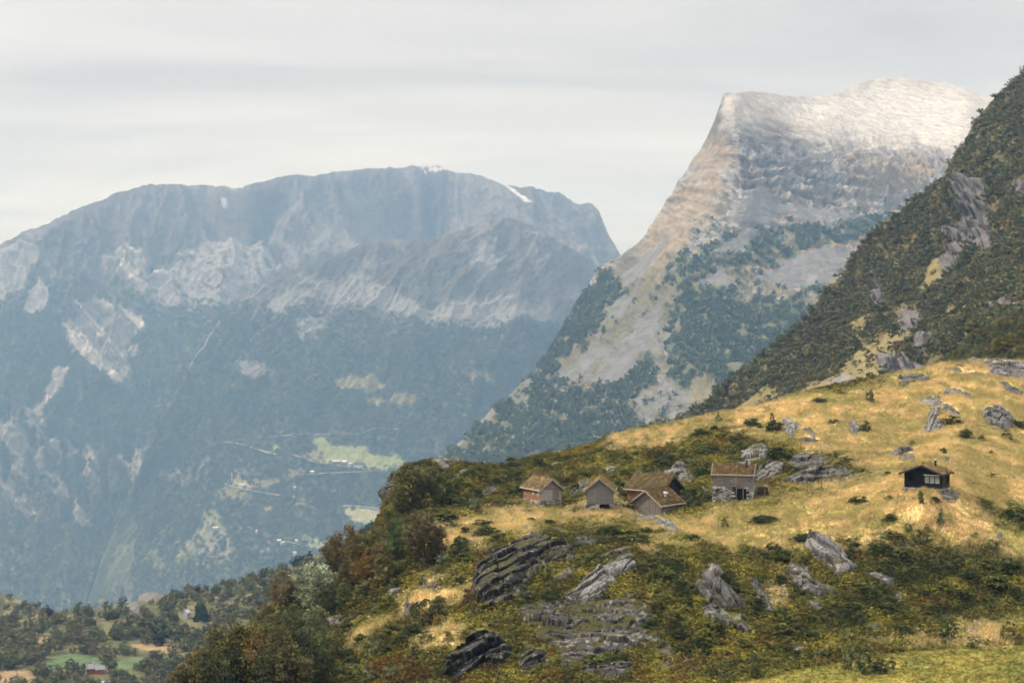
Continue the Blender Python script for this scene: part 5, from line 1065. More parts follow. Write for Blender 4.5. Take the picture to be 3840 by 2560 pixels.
# ------------------------------------------------------------------ huts
def wood_mat(name, c1, c2, scale=(1, 1, 14), rough=0.85):
    m = bpy.data.materials.new(name); m.use_nodes = True
    t = m.node_tree; p = t.nodes['Principled BSDF']; p.inputs['Roughness'].default_value = rough; p.inputs['Specular IOR Level'].default_value = 0.2
    co = N(t, 'ShaderNodeTexCoord'); mp = N(t, 'ShaderNodeMapping'); mp.inputs['Scale'].default_value = scale
    t.links.new(co.outputs['Object'], mp.inputs[0])
    nz = N(t, 'ShaderNodeTexNoise'); nz.inputs['Scale'].default_value = 1.3; nz.inputs['Detail'].default_value = 5; nz.inputs['Roughness'].default_value = .7
    t.links.new(mp.outputs[0], nz.inputs['Vector'])
    r = N(t, 'ShaderNodeValToRGB'); r.color_ramp.elements[0].position = .34; r.color_ramp.elements[1].position = .68
    r.color_ramp.elements[0].color = (*c1, 1); r.color_ramp.elements[1].color = (*c2, 1)
    t.links.new(nz.outputs[0], r.inputs[0]); t.links.new(r.outputs[0], p.inputs['Base Color'])
    return m
H, Vt = (1, 1, 12), (12, 12, 1)
W_GREY = wood_mat('weathered_grey_wood', (.088, .082, .080), (.27, .255, .25), H)
W_GREYV = wood_mat('weathered_upright_boards', (.095, .080, .068), (.29, .245, .205), Vt)
W_PALE = wood_mat('silver_grey_boards', (.20, .185, .175), (.42, .40, .38), H)
W_BROWN = wood_mat('brown_logs', (.10, .045, .022), (.42, .23, .11), (.9, .9, 9))
W_DARK = wood_mat('tarred_dark_logs', (.018, .013, .011), (.042, .028, .022), H)
W_BLACK = wood_mat('black_stained_boards', (.006, .006, .007), (.015, .0145, .016), H)
W_BLACKBR = wood_mat('dark_brown_stained_boards', (.028, .020, .012), (.060, .043, .024), Vt)
W_TRIM = wood_mat('grey_bargeboard', (.17, .155, .14), (.34, .31, .285), (4, 4, 4))
W_TRIMD = wood_mat('dark_bargeboard', (.02, .016, .014), (.05, .038, .032), (4, 4, 4))
W_EDGE = wood_mat('pale_eave_board', (.30, .26, .21), (.55, .49, .41), (4, 4, 4))
W_WHITE = wood_mat('white_paint', (.55, .53, .50), (.70, .68, .64), (4, 4, 4), .6)
W_FRAME = wood_mat('red_white_window_frame', (.48, .30, .25), (.66, .55, .48), (3, 3, 3), .6)
W_SHADE = wood_mat('interior_shade', (.006, .005, .005), (.012, .010, .009), (2, 2, 2))  # near-black colour standing in for the shade inside openings
W_METAL = wood_mat('black_stove_pipe', (.012, .012, .014), (.03, .03, .034), (3, 3, 3), .5)
W_ZINC = wood_mat('zinc_cap', (.4, .4, .4), (.6, .6, .6), (3, 3, 3), .5)
W_STONE = wood_mat('dry_stone', (.10, .09, .08), (.42, .39, .35), (2.2, 2.2, 4))
W_CURT = wood_mat('white_curtain', (.10, .11, .11), (.28, .30, .29), (6, 6, 1))
gl = bpy.data.materials.new('window_glass'); gl.use_nodes = True
gp = gl.node_tree.nodes['Principled BSDF']; gp.inputs['Roughness'].default_value = .15; gp.inputs['Specular IOR Level'].default_value = .4
_nz = N(gl.node_tree, 'ShaderNodeTexNoise'); _nz.inputs['Scale'].default_value = 2.0
_rr = N(gl.node_tree, 'ShaderNodeValToRGB'); _rr.color_ramp.elements[0].color = (.010, .011, .012, 1); _rr.color_ramp.elements[1].color = (.03, .033, .035, 1)
gl.node_tree.links.new(_nz.outputs[0], _rr.inputs[0]); gl.node_tree.links.new(_rr.outputs[0], gp.inputs['Base Color'])
def sod_mat(name, a, b, c):
    m = bpy.data.materials.new(name); m.use_nodes = True
    t = m.node_tree; p = t.nodes['Principled BSDF']; p.inputs['Roughness'].default_value = .95; p.inputs['Specular IOR Level'].default_value = .1
    co = N(t, 'ShaderNodeTexCoord'); nz = N(t, 'ShaderNodeTexNoise'); nz.inputs['Scale'].default_value = 1.6; nz.inputs['Detail'].default_value = 6; nz.inputs['Roughness'].default_value = .7
    t.links.new(co.outputs['Object'], nz.inputs['Vector'])
    r = N(t, 'ShaderNodeValToRGB'); e = r.color_ramp.elements
    e[0].position = .36; e[0].color = (*a, 1); e[1].position = .64; e[1].color = (*c, 1); k = e.new(.5); k.color = (*b, 1)
    t.links.new(nz.outputs[0], r.inputs[0]); t.links.new(r.outputs[0], p.inputs['Base Color'])
    return m
SOD_RED = sod_mat('rusty_sod', (.038, .043, .015), (.082, .046, .021), (.14, .105, .05))
SOD_STRAW = sod_mat('strawy_sod', (.075, .066, .026), (.16, .11, .05), (.26, .185, .085))
SOD_GREEN = sod_mat('green_brown_sod', (.10, .095, .03), (.20, .12, .045), (.22, .18, .06))
class MB:
    def __init__(s, seed=1): s.v, s.f, s.r = [], [], random.Random(seed)
    def hexa(s, p):
        o = len(s.v); s.v += [tuple(q) for q in p]
        s.f += [tuple(o + i for i in q) for q in ((0, 3, 2, 1), (4, 5, 6, 7), (0, 1, 5, 4), (1, 2, 6, 5), (2, 3, 7, 6), (3, 0, 4, 7))]
    def box(s, x0, x1, y0, y1, z0, z1, jit=0.0):
        j = lambda: s.r.uniform(-jit, jit)
        s.hexa([(x0 + j(), y0 + j(), z0 + j()), (x1 + j(), y0 + j(), z0 + j()), (x1 + j(), y1 + j(), z0 + j()), (x0 + j(), y1 + j(), z0 + j()),
                (x0 + j(), y0 + j(), z1 + j()), (x1 + j(), y0 + j(), z1 + j()), (x1 + j(), y1 + j(), z1 + j()), (x0 + j(), y1 + j(), z1 + j())])
    def bar(s, a, b, w, t):
        """board from a to b (in any direction), w wide in z, t thick in y"""
        ax, ay, az = a; bx, by, bz = b
        L = math.hypot(bx - ax, by - ay) or 1; nx, ny = -(by - ay) / L * t / 2, (bx - ax) / L * t / 2
        s.hexa([(ax + nx, ay + ny, az - w), (bx + nx, by + ny, bz - w), (bx - nx, by - ny, bz - w), (ax - nx, ay - ny, az - w), (ax + nx, ay + ny, az), (bx + nx, by + ny, bz), (bx - nx, by - ny, bz), (ax - nx, ay - ny, az)])
    def cyl(s, x, y, z0, z1, r, n=10):
        o = len(s.v)
        for z in (z0, z1): s.v += [(x + r * math.cos(6.2832 * k / n), y + r * math.sin(6.2832 * k / n), z) for k in range(n)]
        s.f += [(o + k, o + (k + 1) % n, o + n + (k + 1) % n, o + n + k) for k in range(n)]; s.f.append(tuple(o + n + k for k in range(n)))
    def build(s, name, mat, parent=None, label=None):
        me = bpy.data.meshes.new(name); me.from_pydata(s.v, [], s.f); me.update(); me.materials.append(mat)
        o = bpy.data.objects.new(name, me); C.objects.link(o)
        if parent: o.parent = parent
        if label: o['label'] = label
        return o
m_stone = attr_mat('dry_stone_wall', 0.4, 2.5, bump=.05)
def stone_build(mb, name, parent, seed):
    g = np.random.default_rng(seed); n = len(mb.v) // 8
    t = np.repeat(g.uniform(.09, .46, n) ** 1.0, 8)[:, None] * np.repeat(np.stack([g.uniform(1, 1.1, n), np.ones(n), g.uniform(.82, 1, n)], 1), 8, 0)
    return np_mesh(name, np.array(mb.v), np.array(mb.f), m_stone, t, smooth=False, parent=parent)
def face_pt(side, Wd, L):
    """a wall's own frame: s along the wall, d outwards -> local x, y"""
    return {'front': lambda s, d: (s, -d), 'back': lambda s, d: (-s, L + d), 'left': lambda s, d: (-Wd / 2 - d, L / 2 - s), 'right': lambda s, d: (Wd / 2 + d, L / 2 + s)}[side]
def wbox(mb, fp, s0, s1, d0, d1, z0, z1, jit=0.0):
    (xa, ya), (xb, yb) = fp(s0, d0), fp(s1, d1)
    mb.box(min(xa, xb), max(xa, xb), min(ya, yb), max(ya, yb), z0, z1, jit)
def gable_hut(name, label, u, v, yaw, Wd, L, He, rise, base=0.5, over=0.35, walls=None, sod=SOD_RED, trim=W_TRIM, edge=W_EDGE, dz=0.0, seed=1, grass=260, gh=.45, gcol=(.5, .36, .16), sodt=.22, stones=True, style=None):
    p = ground(u, v)
    root = empty(name, p + Vector((0, 0, dz)), R(yaw), label, 'hut', None)
    style = style or {}; walls = walls or {}
    g = random.Random(seed)
    if stones:                                                     # dry-stone base on sloping ground
        mb = MB(seed)
        z = -1.6
        while z < base - .05:
            hh = g.uniform(.16, .32); hh = min(hh, base - z)
            for side, ln in (('front', Wd), ('left', L), ('right', L), ('back', Wd)):
                fp = face_pt(side, Wd, L); s = -ln / 2 - .08
                while s < ln / 2 + .05:
                    w = g.uniform(.3, .95); e = min(s + w, ln / 2 + .12)
                    if not any(sd == side and a < e and b > s and z0 < z + hh * .6 for sd, a, b, z0 in style.get('gaps', ())):
                        wbox(mb, fp, s + .03, e - .03, -.35, .04 + g.uniform(0, .2), z + .02, z + hh - .025, .035)
                    s = e
            z += hh
        stone_build(mb, 'stone_base', root, seed)
    # walls of boards over a core
    for side, ln in (('front', Wd), ('back', Wd), ('left', L), ('right', L)):
        mat, kind = walls.get(side, walls.get('all', (W_GREY, 'h'))); fp = face_pt(side, Wd, L)
        gab = side in ('front', 'back'); mb = MB(seed + len(side))
        top = base + He + (rise if gab else 0)
        inset = style.get('inset', {}).get(side, 0)
        if kind == 'h':
            z = base
            while z < top - .04:
                hh = .19 * g.uniform(.85, 1.2); z1 = min(z + hh, top - .02)
                hw = ln / 2 if z1 < base + He or not gab else max(.03, ln / 2 * (1 - (z1 - base - He) / rise))
                wbox(mb, fp, -hw + (inset if z1 <= base + He else 0), hw, -.09, .0 + g.uniform(0, .035), z + .008, z1 - .008, .004); z = z1
        else:
            s = -ln / 2
            while s < ln / 2 - .02:
                w = g.uniform(.13, .22); e = min(s + w, ln / 2); mid = (s + e) / 2
                zt = base + He + (rise * (1 - abs(mid) / (ln / 2)) - .03 if gab else 0)
                wbox(mb, fp, s + .006, e - .006, -.09, g.uniform(0, .04), base - g.uniform(0, .12), max(zt, base + He), .004); s = e
        # solid timber behind the boards
        if gab:
            zf, zr = base + He, base + He + rise
            a = [fp(-ln / 2 + inset, -.10), fp(ln / 2, -.10), fp(ln / 2, -.2), fp(-ln / 2 + inset, -.2)]
            mb.hexa([(x, y, base) for x, y in a] + [(x, y, zf) for x, y in a])
            o = len(mb.v); q = [fp(-ln / 2, -.10), fp(ln / 2, -.10), fp(0, -.10)]
            mb.v += [(q[0][0], q[0][1], zf), (q[1][0], q[1][1], zf), (q[2][0], q[2][1], zr - .02)]; mb.f.append((o, o + 1, o + 2))
        else: wbox(mb, fp, -ln / 2, ln / 2, -.2, -.10, base, base + He)
        if mb.v: mb.build('wall', mat, root, style.get('wall_label', {}).get(side))
    # roof: two turf slopes on boards
    th = math.atan2(rise, Wd / 2); hx = Wd / 2 + over; zr = base + He + rise
    ef = style.get('front_over', over)
    mb = MB(seed + 9)
    n, m = 16, max(8, int(L * 4))
    gn = np.random.default_rng(seed)
    for sgn in (-1, 1):
        o = len(mb.v)
        for i in range(n + 1):
            for jx in range(m + 1):
                f = i / n; x = sgn * hx * f; y = -ef + (L + ef + over) * jx / m
                ed = (0.35 if i in (n,) or jx in (0, m) else 1)
                mb.v.append((x, y, zr + .06 - rise * (hx / (Wd / 2)) * f + sodt * ed + gn.uniform(-.06, .08) * ed))
        for i in range(n):
            for jx in range(m):
                a = o + i * (m + 1) + jx; q = (a, a + 1, a + m + 2, a + m + 1); mb.f.append(q if sgn > 0 else q[::-1])
        # underside and rim
        zb = lambda f: zr + .02 - rise * (hx / (Wd / 2)) * f
        mb.hexa([(0, -ef + .02, zb(0) - .05), (sgn * hx * .99, -ef + .02, zb(.99) - .05), (sgn * hx * .99, L + over - .02, zb(.99) - .05), (0, L + over - .02, zb(0) - .05),
                 (0, -ef + .02, zb(0) + .06), (sgn * hx * .99, -ef + .02, zb(.99) + .06), (sgn * hx * .99, L + over - .02, zb(.99) + .06), (0, L + over - .02, zb(0) + .06)])
    roof = mb.build('roof', sod, root)
    zl = zr - rise * (hx / (Wd / 2))
    for y in (-ef - .03, L + over + .03):
        for sgn in (-1, 1):
            mb = MB(seed); mb.bar((0, y, zr + .16), (sgn * (hx + .08), y, zl + .12), .26, .07); mb.build('bargeboard', trim, roof)
    for sgn in (-1, 1):
        mb = MB(seed); mb.bar((sgn * (hx + .03), -ef, zl + .20), (sgn * (hx + .03), L + over, zl + .20), .17, .07); mb.build('eave_board', edge, roof)
    # grass on the turf
    VV, CC = [], []
    for k in range(grass):
        sgn = gn.choice((-1, 1)); f = gn.random() ** (.8); y = gn.uniform(-ef + .1, L + over - .1)
        b = np.array([sgn * hx * f * .96, y, zr - rise * (hx / (Wd / 2)) * f + sodt])
        hh = gh * gn.uniform(.4, 1.3) * (1.3 if f > .7 or f < .12 else .8); az = gn.uniform(0, 3.14); w = .035
        for q in range(3):
            d = gn.normal(0, .09, 3); d[2] = 0; b2 = b + gn.normal(0, .05, 3) * (1, 1, 0)
            VV += [b2 + (math.cos(az) * w, math.sin(az) * w, -.03), b2 - (math.cos(az) * w, math.sin(az) * w, .03), b2 + d + (0.03, 0, hh)]
            CC += [np.array(gcol) * gn.uniform(.6, 1.25)] * 3
    go = np_mesh('roof_grass', np.array(VV), np.arange(len(VV)).reshape(-1, 3), m_grass, np.array(CC), smooth=False, parent=roof); go['kind'] = 'stuff'
    return root, zr
def window(root, side, Wd, L, s, z, w, h, nx, ny, mat, pane=gl, bar=.05, label=None):
    fp = face_pt(side, Wd, L); mb = MB()
    for a in np.linspace(0, 1, nx + 1): wbox(mb, fp, s + (w - bar) * a, s + (w - bar) * a + bar, .03, .10, z, z + h)
    for a in np.linspace(0, 1, ny + 1): wbox(mb, fp, s + .001, s + w - .001, .032, .098, z + (h - bar) * a, z + (h - bar) * a + bar)
    f = mb.build('window', mat, root, label)
    mb = MB(); wbox(mb, fp, s + .02, s + w - .02, .0, .055, z + .02, z + h - .02); mb.build('pane', pane, f)
    return f
def panel(root, name, side, Wd, L, s0, s1, z0, z1, mat, d0=.0, d1=.07, label=None):
    mb = MB(); wbox(mb, face_pt(side, Wd, L), s0, s1, d0, d1, z0, z1); return mb.build(name, mat, root, label)
def frame3(root, name, side, Wd, L, s0, s1, z0, z1, mat, b=.12, d1=.12):
    fp = face_pt(side, Wd, L); mb = MB(); wbox(mb, fp, s0 - b, s0, 0, d1, z0, z1 + b); wbox(mb, fp, s1, s1 + b, 0, d1, z0, z1 + b); wbox(mb, fp, s0, s1, 0, d1 - .01, z1, z1 + b); return mb.build(name, mat, root)

# the hut with two roofs' ends showing, on a broken stone base
Wd, L = 3.5, 5.2
A_, zr = gable_hut('hut', 'small grey hut with straw on its turf roof and a long side of brown logs', 2066, 1900, 29, Wd, L, 1.75, 1.35, .55, .38, {'front': (W_PALE, 'h'), 'left': (W_BROWN, 'h'), 'all': (W_GREY, 'h')}, SOD_STRAW, W_TRIM, W_EDGE, .4, 31, 420, .75, (.42, .32, .17), style={'wall_label': {'left': 'long wall of orange brown logs'}})
panel(A_, 'gable_boarding', 'front', Wd, L, -1.3, 1.3, 2.30, 2.42, W_GREYV, 0, .1)
mb = MB(5); fp = face_pt('front', Wd, L); g_ = random.Random(2)
s_ = -1.6
while s_ < 1.6:
    e_ = s_ + .16; mb_z = 2.3 + 1.3 * (1 - abs((s_ + e_) / 2) / 1.75)
    wbox(mb, fp, s_ + .005, e_ - .005, .0, .07 + g_.uniform(0, .02), 2.25, max(2.32, mb_z - .08)); s_ = e_
mb.build('gable', W_GREYV, A_)
d_ = panel(A_, 'door', 'front', Wd, L, .45, 1.15, .55, 2.2, W_GREYV, 0, .08, 'grey brown plank door')
frame3(A_, 'door_frame', 'front', Wd, L, .45, 1.15, .55, 2.2, W_GREYV, .09)
for s in (.3, 1.75): window(A_, 'left', Wd, L, s - .1, 1.25, .62, .85, 2, 3, W_WHITE)
# storehouse raised on stone piers
Wd, L = 3.7, 4.2
B_, zr = gable_hut('storehouse', 'tall narrow grey storehouse raised on stone piers over a dark gap', 2249, 1918, -6, Wd, L, 2.1, 1.5, 1.2, .42, {'all': (W_GREY, 'h')}, SOD_STRAW, W_TRIM, W_EDGE, -.3, 32, 240, .5, (.36, .27, .12), style={'gaps': [('front', .15, 1.35, -2)]})
panel(B_, 'crawl_space_shade', 'front', Wd, L, .18, 1.32, -.6, 1.22, W_SHADE, -.34, -.30)  # dark sheet painted as the shade under the floor
panel(B_, 'door', 'front', Wd, L, -1.55, -.65, 1.35, 3.25, W_GREY, .03, .09, 'grey board door'); frame3(B_, 'door_frame', 'front', Wd, L, -1.55, -.65, 1.3, 3.25, W_TRIM, .1, .11)
# dark log house
Wd, L = 4.9, 6.0
C_, zr = gable_hut('log_house', 'dark tarred log house with tall pale grass along its turf eave', 2517, 1893, 52, Wd, L, 2.5, 1.75, .3, .5, {'front': (W_DARK, 'h'), 'left': (W_BROWN, 'h'), 'all': (W_DARK, 'h')}, SOD_RED, W_TRIMD, W_EDGE, -.3, 33, 700, .6, (.36, .32, .17), style={'wall_label': {'left': 'long wall of brown logs'}})
window(C_, 'left', Wd, L, 1.5, 1.35, .8, .85, 2, 2, W_WHITE); window(C_, 'left', Wd, L, -.4, 1.4, .8, .85, 2, 2, W_WHITE)
# plank barn in front of it
Wd, L = 5.0, 5.0
D_, zr = gable_hut('barn', 'low barn of grey upright planks with a rusty moss roof before the log house', 2425, 1930, -42, Wd, L, 1.6, 1.75, .15, .45, {'all': (W_GREYV, 'v')}, SOD_RED, W_TRIM, W_EDGE, -.25, 34, 260, .28, (.15, .11, .045), stones=False)
mb = MB(8); mb.box(.9, 1.5, 2.6, 3.1, 2.95, 3.2, .06); mb.box(1.55, 1.85, 2.0, 2.3, 2.68, 2.8, .04); mb.build('roof_stone', W_ZINC, D_, 'pale stones lying on the turf roof')
# stone and timber house
Wd, L = 4.2, 5.6
E_, zr = gable_hut('stone_house', 'two storey house of grey logs over a rough stone cellar with a dark doorway', 2826, 1864, 77, Wd, L, 1.75, 1.3, 1.45, .25, {'all': (W_GREY, 'h')}, SOD_RED, W_TRIM, W_EDGE, .1, 35, 260, .3, (.15, .095, .045), style={'gaps': [('left', 1.0 - .55, 1.5 + .05, -9)]})
panel(E_, 'doorway', 'left', Wd, L, .52, 1.42, -.5, 1.22, W_SHADE, -.32, -.28); frame3(E_, 'door_frame', 'left', Wd, L, .55, 1.4, -.5, 1.25, W_GREYV, .13, .1)  # doorway is a dark sheet painted as the cellar's shade
window(E_, 'left', Wd, L, -2.1, 2.05, .6, .85, 2, 2, W_FRAME); window(E_, 'left', Wd, L, -.2, 2.0, .62, .95, 2, 3, W_FRAME); window(E_, 'left', Wd, L, .45, 2.0, .62, .95, 2, 3, W_FRAME)
mb = MB(); mb.cyl(-1.0, .9, zr - .6, zr + .75, .12); ch = mb.build('chimney', W_METAL, E_)
mb = MB(3); mb.box(-.5, .1, .4, 1.3, zr + .05, zr + .38, .08); mb.box(-.55, 0, 1.35, 2.2, zr + .05, zr + .36, .08); mb.build('ridge_stone', W_STONE, E_)
# black cabin
Wd, L = 5.0, 3.4
F_, zr = gable_hut('cabin', 'black cabin with a turf roof, porch at its left and three white windows', 3462, 1824, -33, Wd, L, 1.95, 1.0, .28, .42, {'all': (W_BLACK, 'h'), 'right': (W_BLACKBR, 'v')}, SOD_STRAW, W_TRIMD, W_TRIMD, -.22, 36, 260, .32, (.24, .17, .075), style={'inset': {'front': 1.3}, 'wall_label': {'right': 'dark brown side wall'}, 'front_over': .75})
for k in range(3): window(F_, 'front', Wd, L, .28 + k * .68, .98, .50, .82, 2, 3, W_WHITE, W_CURT, .035)
frame3(F_, 'window_surround', 'front', Wd, L, .24, 2.16, .92, 1.82, W_BLACK, .12, .1)
panel(F_, 'window_lintel', 'front', Wd, L, .12, 2.28, 1.95, 2.08, W_WHITE, 0, .2, 'white board over the windows')
for s in (-2.46, -2.0, -1.32): panel(F_, 'porch_post', 'front', Wd, L, s, s + .13, .2, 2.25, W_BLACK, -.14, 0)
mb = MB(4); fp = face_pt('front', Wd, L)
for z in (.45, .72, .99): wbox(mb, fp, -2.5, -1.3, -.11, -.04, z, z + .2)
mb.build('porch_railing', W_BLACK, F_)
mb = MB(4); mb.box(-1.24, -1.18, .02, L - .3, .28, 2.3); mb.build('porch_wall', W_BLACK, F_)
mb = MB(4); mb.box(-2.5, -1.22, .0, L - .1, .05, .27); mb.build('porch_floor', W_BLACKBR, F_)
for yy in (1.6, 2.15, 2.7): panel(F_, 'shutter', 'right', Wd, L, yy - L / 2, yy - L / 2 + .26, .8, 2.0, W_BLACK, 0, .09)
mb = MB(); mb.cyl(1.1, 1.75, zr - .6, zr + .62, .13); ch = mb.build('chimney', W_METAL, F_); mb = MB(); mb.cyl(1.1, 1.75, zr + .62, zr + .8, .19); mb.build('chimney_cap', W_ZINC, ch)
mb = MB(6); mb.box(2.3, 2.8, -.2, .2, 2.2, 2.36, .05); mb.build('roof_stone', W_ZINC, F_)
# pen beside the stone house, and fence posts in the straw
p = ground(2862, 1862); pen = empty('sheep_pen', p, R(-8), 'low pen of dark weathered rails beside the right end of the stone house', 'fence')
mb = MB(9); z = 0
for k in range(7):
    mb.bar((-1.0 + .04 * k, -.02 * k, .25 + .17 * k), (.85 - .03 * k, .03, .3 + .165 * k), .13, .16)
mb.build('rails', W_DARK, pen)
for x, h in ((.95, 1.5), (-1.05, 1.3), (.2, 1.2)):
    mb = MB(); mb.cyl(x, -.15, -.4, h, .07, 7); mb.build('post', W_BROWN, pen)
mb = MB(7)
for k in range(7): mb.box(-1.2 + k * .33, -.9 + k * .33, .5, 1.0, 1.1 + .08 * (k % 2), 1.35 + .08 * (k % 3), .05)
mb.build('capstone', W_STONE, pen)
for k, (u, v, h, lab) in enumerate(((3148, 1822, 1.5, 'taller dark fence post in the straw left of the black cabin'), (3080, 1829, 1.1, 'shorter dark fence post in the straw below the long dark cliff'))):
    mb = MB(k); mb.cyl(0, 0, -.4, h, .09, 7); mb.box(-.1, .1, -.1, .1, h - .05, h + .06, .03); o = mb.build('fence_post', W_BROWN, None); o.location = ground(u, v); o.rotation_euler = (R(4), R(3 - 7 * k), 0); tag(o, lab, 'post', 'fence posts in the straw')
# ------------------------------------------------------------------ far farms, roads, mast
def flat_mat(name, c, var=.25):
    m = bpy.data.materials.new(name); m.use_nodes = True; t = m.node_tree; p = t.nodes['Principled BSDF']; p.inputs['Roughness'].default_value = .8
    co = N(t, 'ShaderNodeTexCoord'); nz = N(t, 'ShaderNodeTexNoise'); nz.inputs['Scale'].default_value = .5; t.links.new(co.outputs['Object'], nz.inputs['Vector'])
    r = N(t, 'ShaderNodeValToRGB'); r.color_ramp.elements[0].color = (*[x * (1 - var) for x in c], 1); r.color_ramp.elements[1].color = (*[min(.9, x * (1 + var)) for x in c], 1)
    t.links.new(nz.outputs[0], r.inputs[0]); t.links.new(r.outputs[0], p.inputs['Base Color'])
    return m
F_WHITE, F_RED, F_DARK, F_GREY, F_TIN = flat_mat('white_boards', (.58, .57, .56), .1), flat_mat('red_paint', (.27, .07, .05)), flat_mat('dark_slate', (.05, .055, .065)), flat_mat('grey_boards', (.38, .37, .36)), flat_mat('tin_roof', (.40, .41, .42), .12)
F_GREYT = flat_mat('weathered_tin_roof', (.20, .205, .21), .15)
F_ROAD, F_POLE, F_WATER = flat_mat('gravel_road', (.19, .175, .155), .12), flat_mat('pole_wood', (.16, .13, .11)), flat_mat('falling_water', (.27, .285, .30), .05)
def house(label, rel, u, v, w, d, h, rise, yaw, wall, roof, lower=None, ridge_x=True, name='farmhouse', cat='house', nwin=3, chim=False, group=None, lift=0.0):
    root = empty(name, rel.at(u, v) + Vector((0, 0, lift)), R(yaw), label, cat, group)
    if rel is SPUR: root.scale = (1.3, 1.3, 1.3)
    mb = MB(); mb.box(-w / 2, w / 2, -d / 2, d / 2, -3, h if not lower else h * .55)
    o = mb.build('wall', lower or wall, root)
    if lower:
        mb = MB(); mb.box(-w / 2 - .02, w / 2 + .02, -d / 2 - .02, d / 2 + .02, h * .55, h); mb.build('upper_wall', wall, root)
    for sx in (-1, 1):
        mb = MB(); q = len(mb.v); x = sx * w / 2
        mb.v += [(x, -d / 2, h), (x, d / 2, h), (x, 0, h + rise)]; mb.f.append((0, 1, 2)); mb.build('gable', wall, root)
    mb = MB(); ov = .06 * w; t = .3
    for s in (-1, 1):
        mb.hexa([(-w / 2 - ov, 0, h + rise - .02), (w / 2 + ov, 0, h + rise - .02), (w / 2 + ov, s * (d / 2 + ov), h - .2), (-w / 2 - ov, s * (d / 2 + ov), h - .2),
                 (-w / 2 - ov, 0, h + rise + t), (w / 2 + ov, 0, h + rise + t), (w / 2 + ov, s * (d / 2 + ov), h - .2 + t), (-w / 2 - ov, s * (d / 2 + ov), h - .2 + t)])
    r = mb.build('roof', roof, root)
    for k in range(nwin):
        x = -w / 2 + w * (k + .5) / nwin; mb = MB(); mb.box(x - w * .05, x + w * .05, -d / 2 - .15, -d / 2 + .1, h * .5, h * .82); mb.build('window', F_DARK if wall is not F_DARK else F_WHITE, root)
    if chim:
        mb = MB(); mb.box(w * .1, w * .1 + .8, -.4, .4, h + rise * .5, h + rise + 1.2); mb.build('chimney', F_GREY, r)
    return root
house('red barn with a pale tin roof, left in the farm row by the meadow', SPUR, 1258, 1735, 22, 11, 5.5, 4.5, 8, F_RED, F_TIN, name='barn', cat='barn', lift=2)
house('small red and white house second in the farm row by the meadow', SPUR, 1289, 1735, 13, 9, 5.5, 4, -10, F_RED, F_WHITE, lower=F_WHITE, chim=True, lift=2)
house('grey shed third in the farm row by the meadow', SPUR, 1311, 1742, 11, 8, 4.5, 3.5, 5, F_GREY, F_TIN, name='shed', cat='shed', nwin=1, lift=2)
house('long white and red barn with a dark roof, right end of the farm row', SPUR, 1343, 1745, 28, 11, 7.5, 5, -3, F_RED, F_DARK, lower=F_WHITE, name='barn', cat='barn', nwin=4, lift=2)
house('white house beside the road bend near the tall white mast', SPUR, 909, 1826, 16, 9, 5.5, 4, 0, F_WHITE, F_GREY, chim=True, lift=2)
house('white house with a red roof right of the mast house', SPUR, 938, 1836, 14, 9, 4.5, 3.5, -6, F_WHITE, F_RED, lift=2)
house('small pale hut alone in the wood right of the mast houses', SPUR, 1105, 1834, 7, 6, 4, 3, 10, F_GREY, F_TIN, nwin=1, name='hut', cat='hut', lift=3)
house('low white roofed shed by the lower road under the red barn', SPUR, 1170, 1773, 12, 8, 3.5, 2.5, 4, F_GREY, F_WHITE, nwin=2, name='shed', cat='shed', lift=2)
house('wide grey house with a pale roof alone in the forest at the left', SPUR, 812, 1992, 17, 9, 4.5, 4, 12, F_GREY, F_TIN, lift=4)
house('tiny pale hut in the forest right of the lone grey house', SPUR, 962, 1998, 6, 5, 4, 3, 0, F_WHITE, F_TIN, nwin=1, name='hut', cat='hut', lift=4)
house('white house with a red wall left of the lowest road', SPUR, 1047, 2034, 11, 8, 5.5, 3, -8, F_RED, F_WHITE, lower=F_WHITE, lift=3)
house('white house with a large gable below the red walled house', SPUR, 1061, 2042, 12, 8, 5, 3.5, 25, F_WHITE, F_TIN, lift=3)
house('small white house above the lowest road', SPUR, 1114, 2034, 9, 6, 4, 3, 0, F_WHITE, F_TIN, nwin=2, lift=2)
house('group house with a dark roof and white wall right of the lowest houses', SPUR, 1146, 2026, 13, 7, 4.5, 3.5, 10, F_WHITE, F_DARK, lift=2)
house('white house just over the wooded crest of the near valley hill', SPUR, 1108, 2082, 10, 7, 4.5, 3, 0, F_WHITE, F_TIN, nwin=2, lift=2)
house('red house with a pale grey roof by the green field in the valley', VALLEY, 345, 2522, 5.4, 4.6, 2.3, 1.7, 20, F_RED, F_GREYT, chim=True, lift=.3)
house('low grey roofed annex right of the red house in the valley', VALLEY, 375, 2522, 4.5, 4, 2.0, 1.4, 20, F_RED, F_GREYT, nwin=1, name='shed', cat='shed', lift=.2)
house('small pale grey hut with a bright gable on the wooded valley hill', VALLEY, 699, 2322, 3.4, 3.8, 3.2, 1.6, 62, F_GREY, F_TIN, nwin=1, name='hut', cat='hut', lift=.4)
house('metal roof showing at the bottom edge of the valley', VALLEY, 390, 2568, 6, 4, 2.2, .9, 3, F_GREY, F_TIN, nwin=2, name='shed', cat='shed', lift=.1)
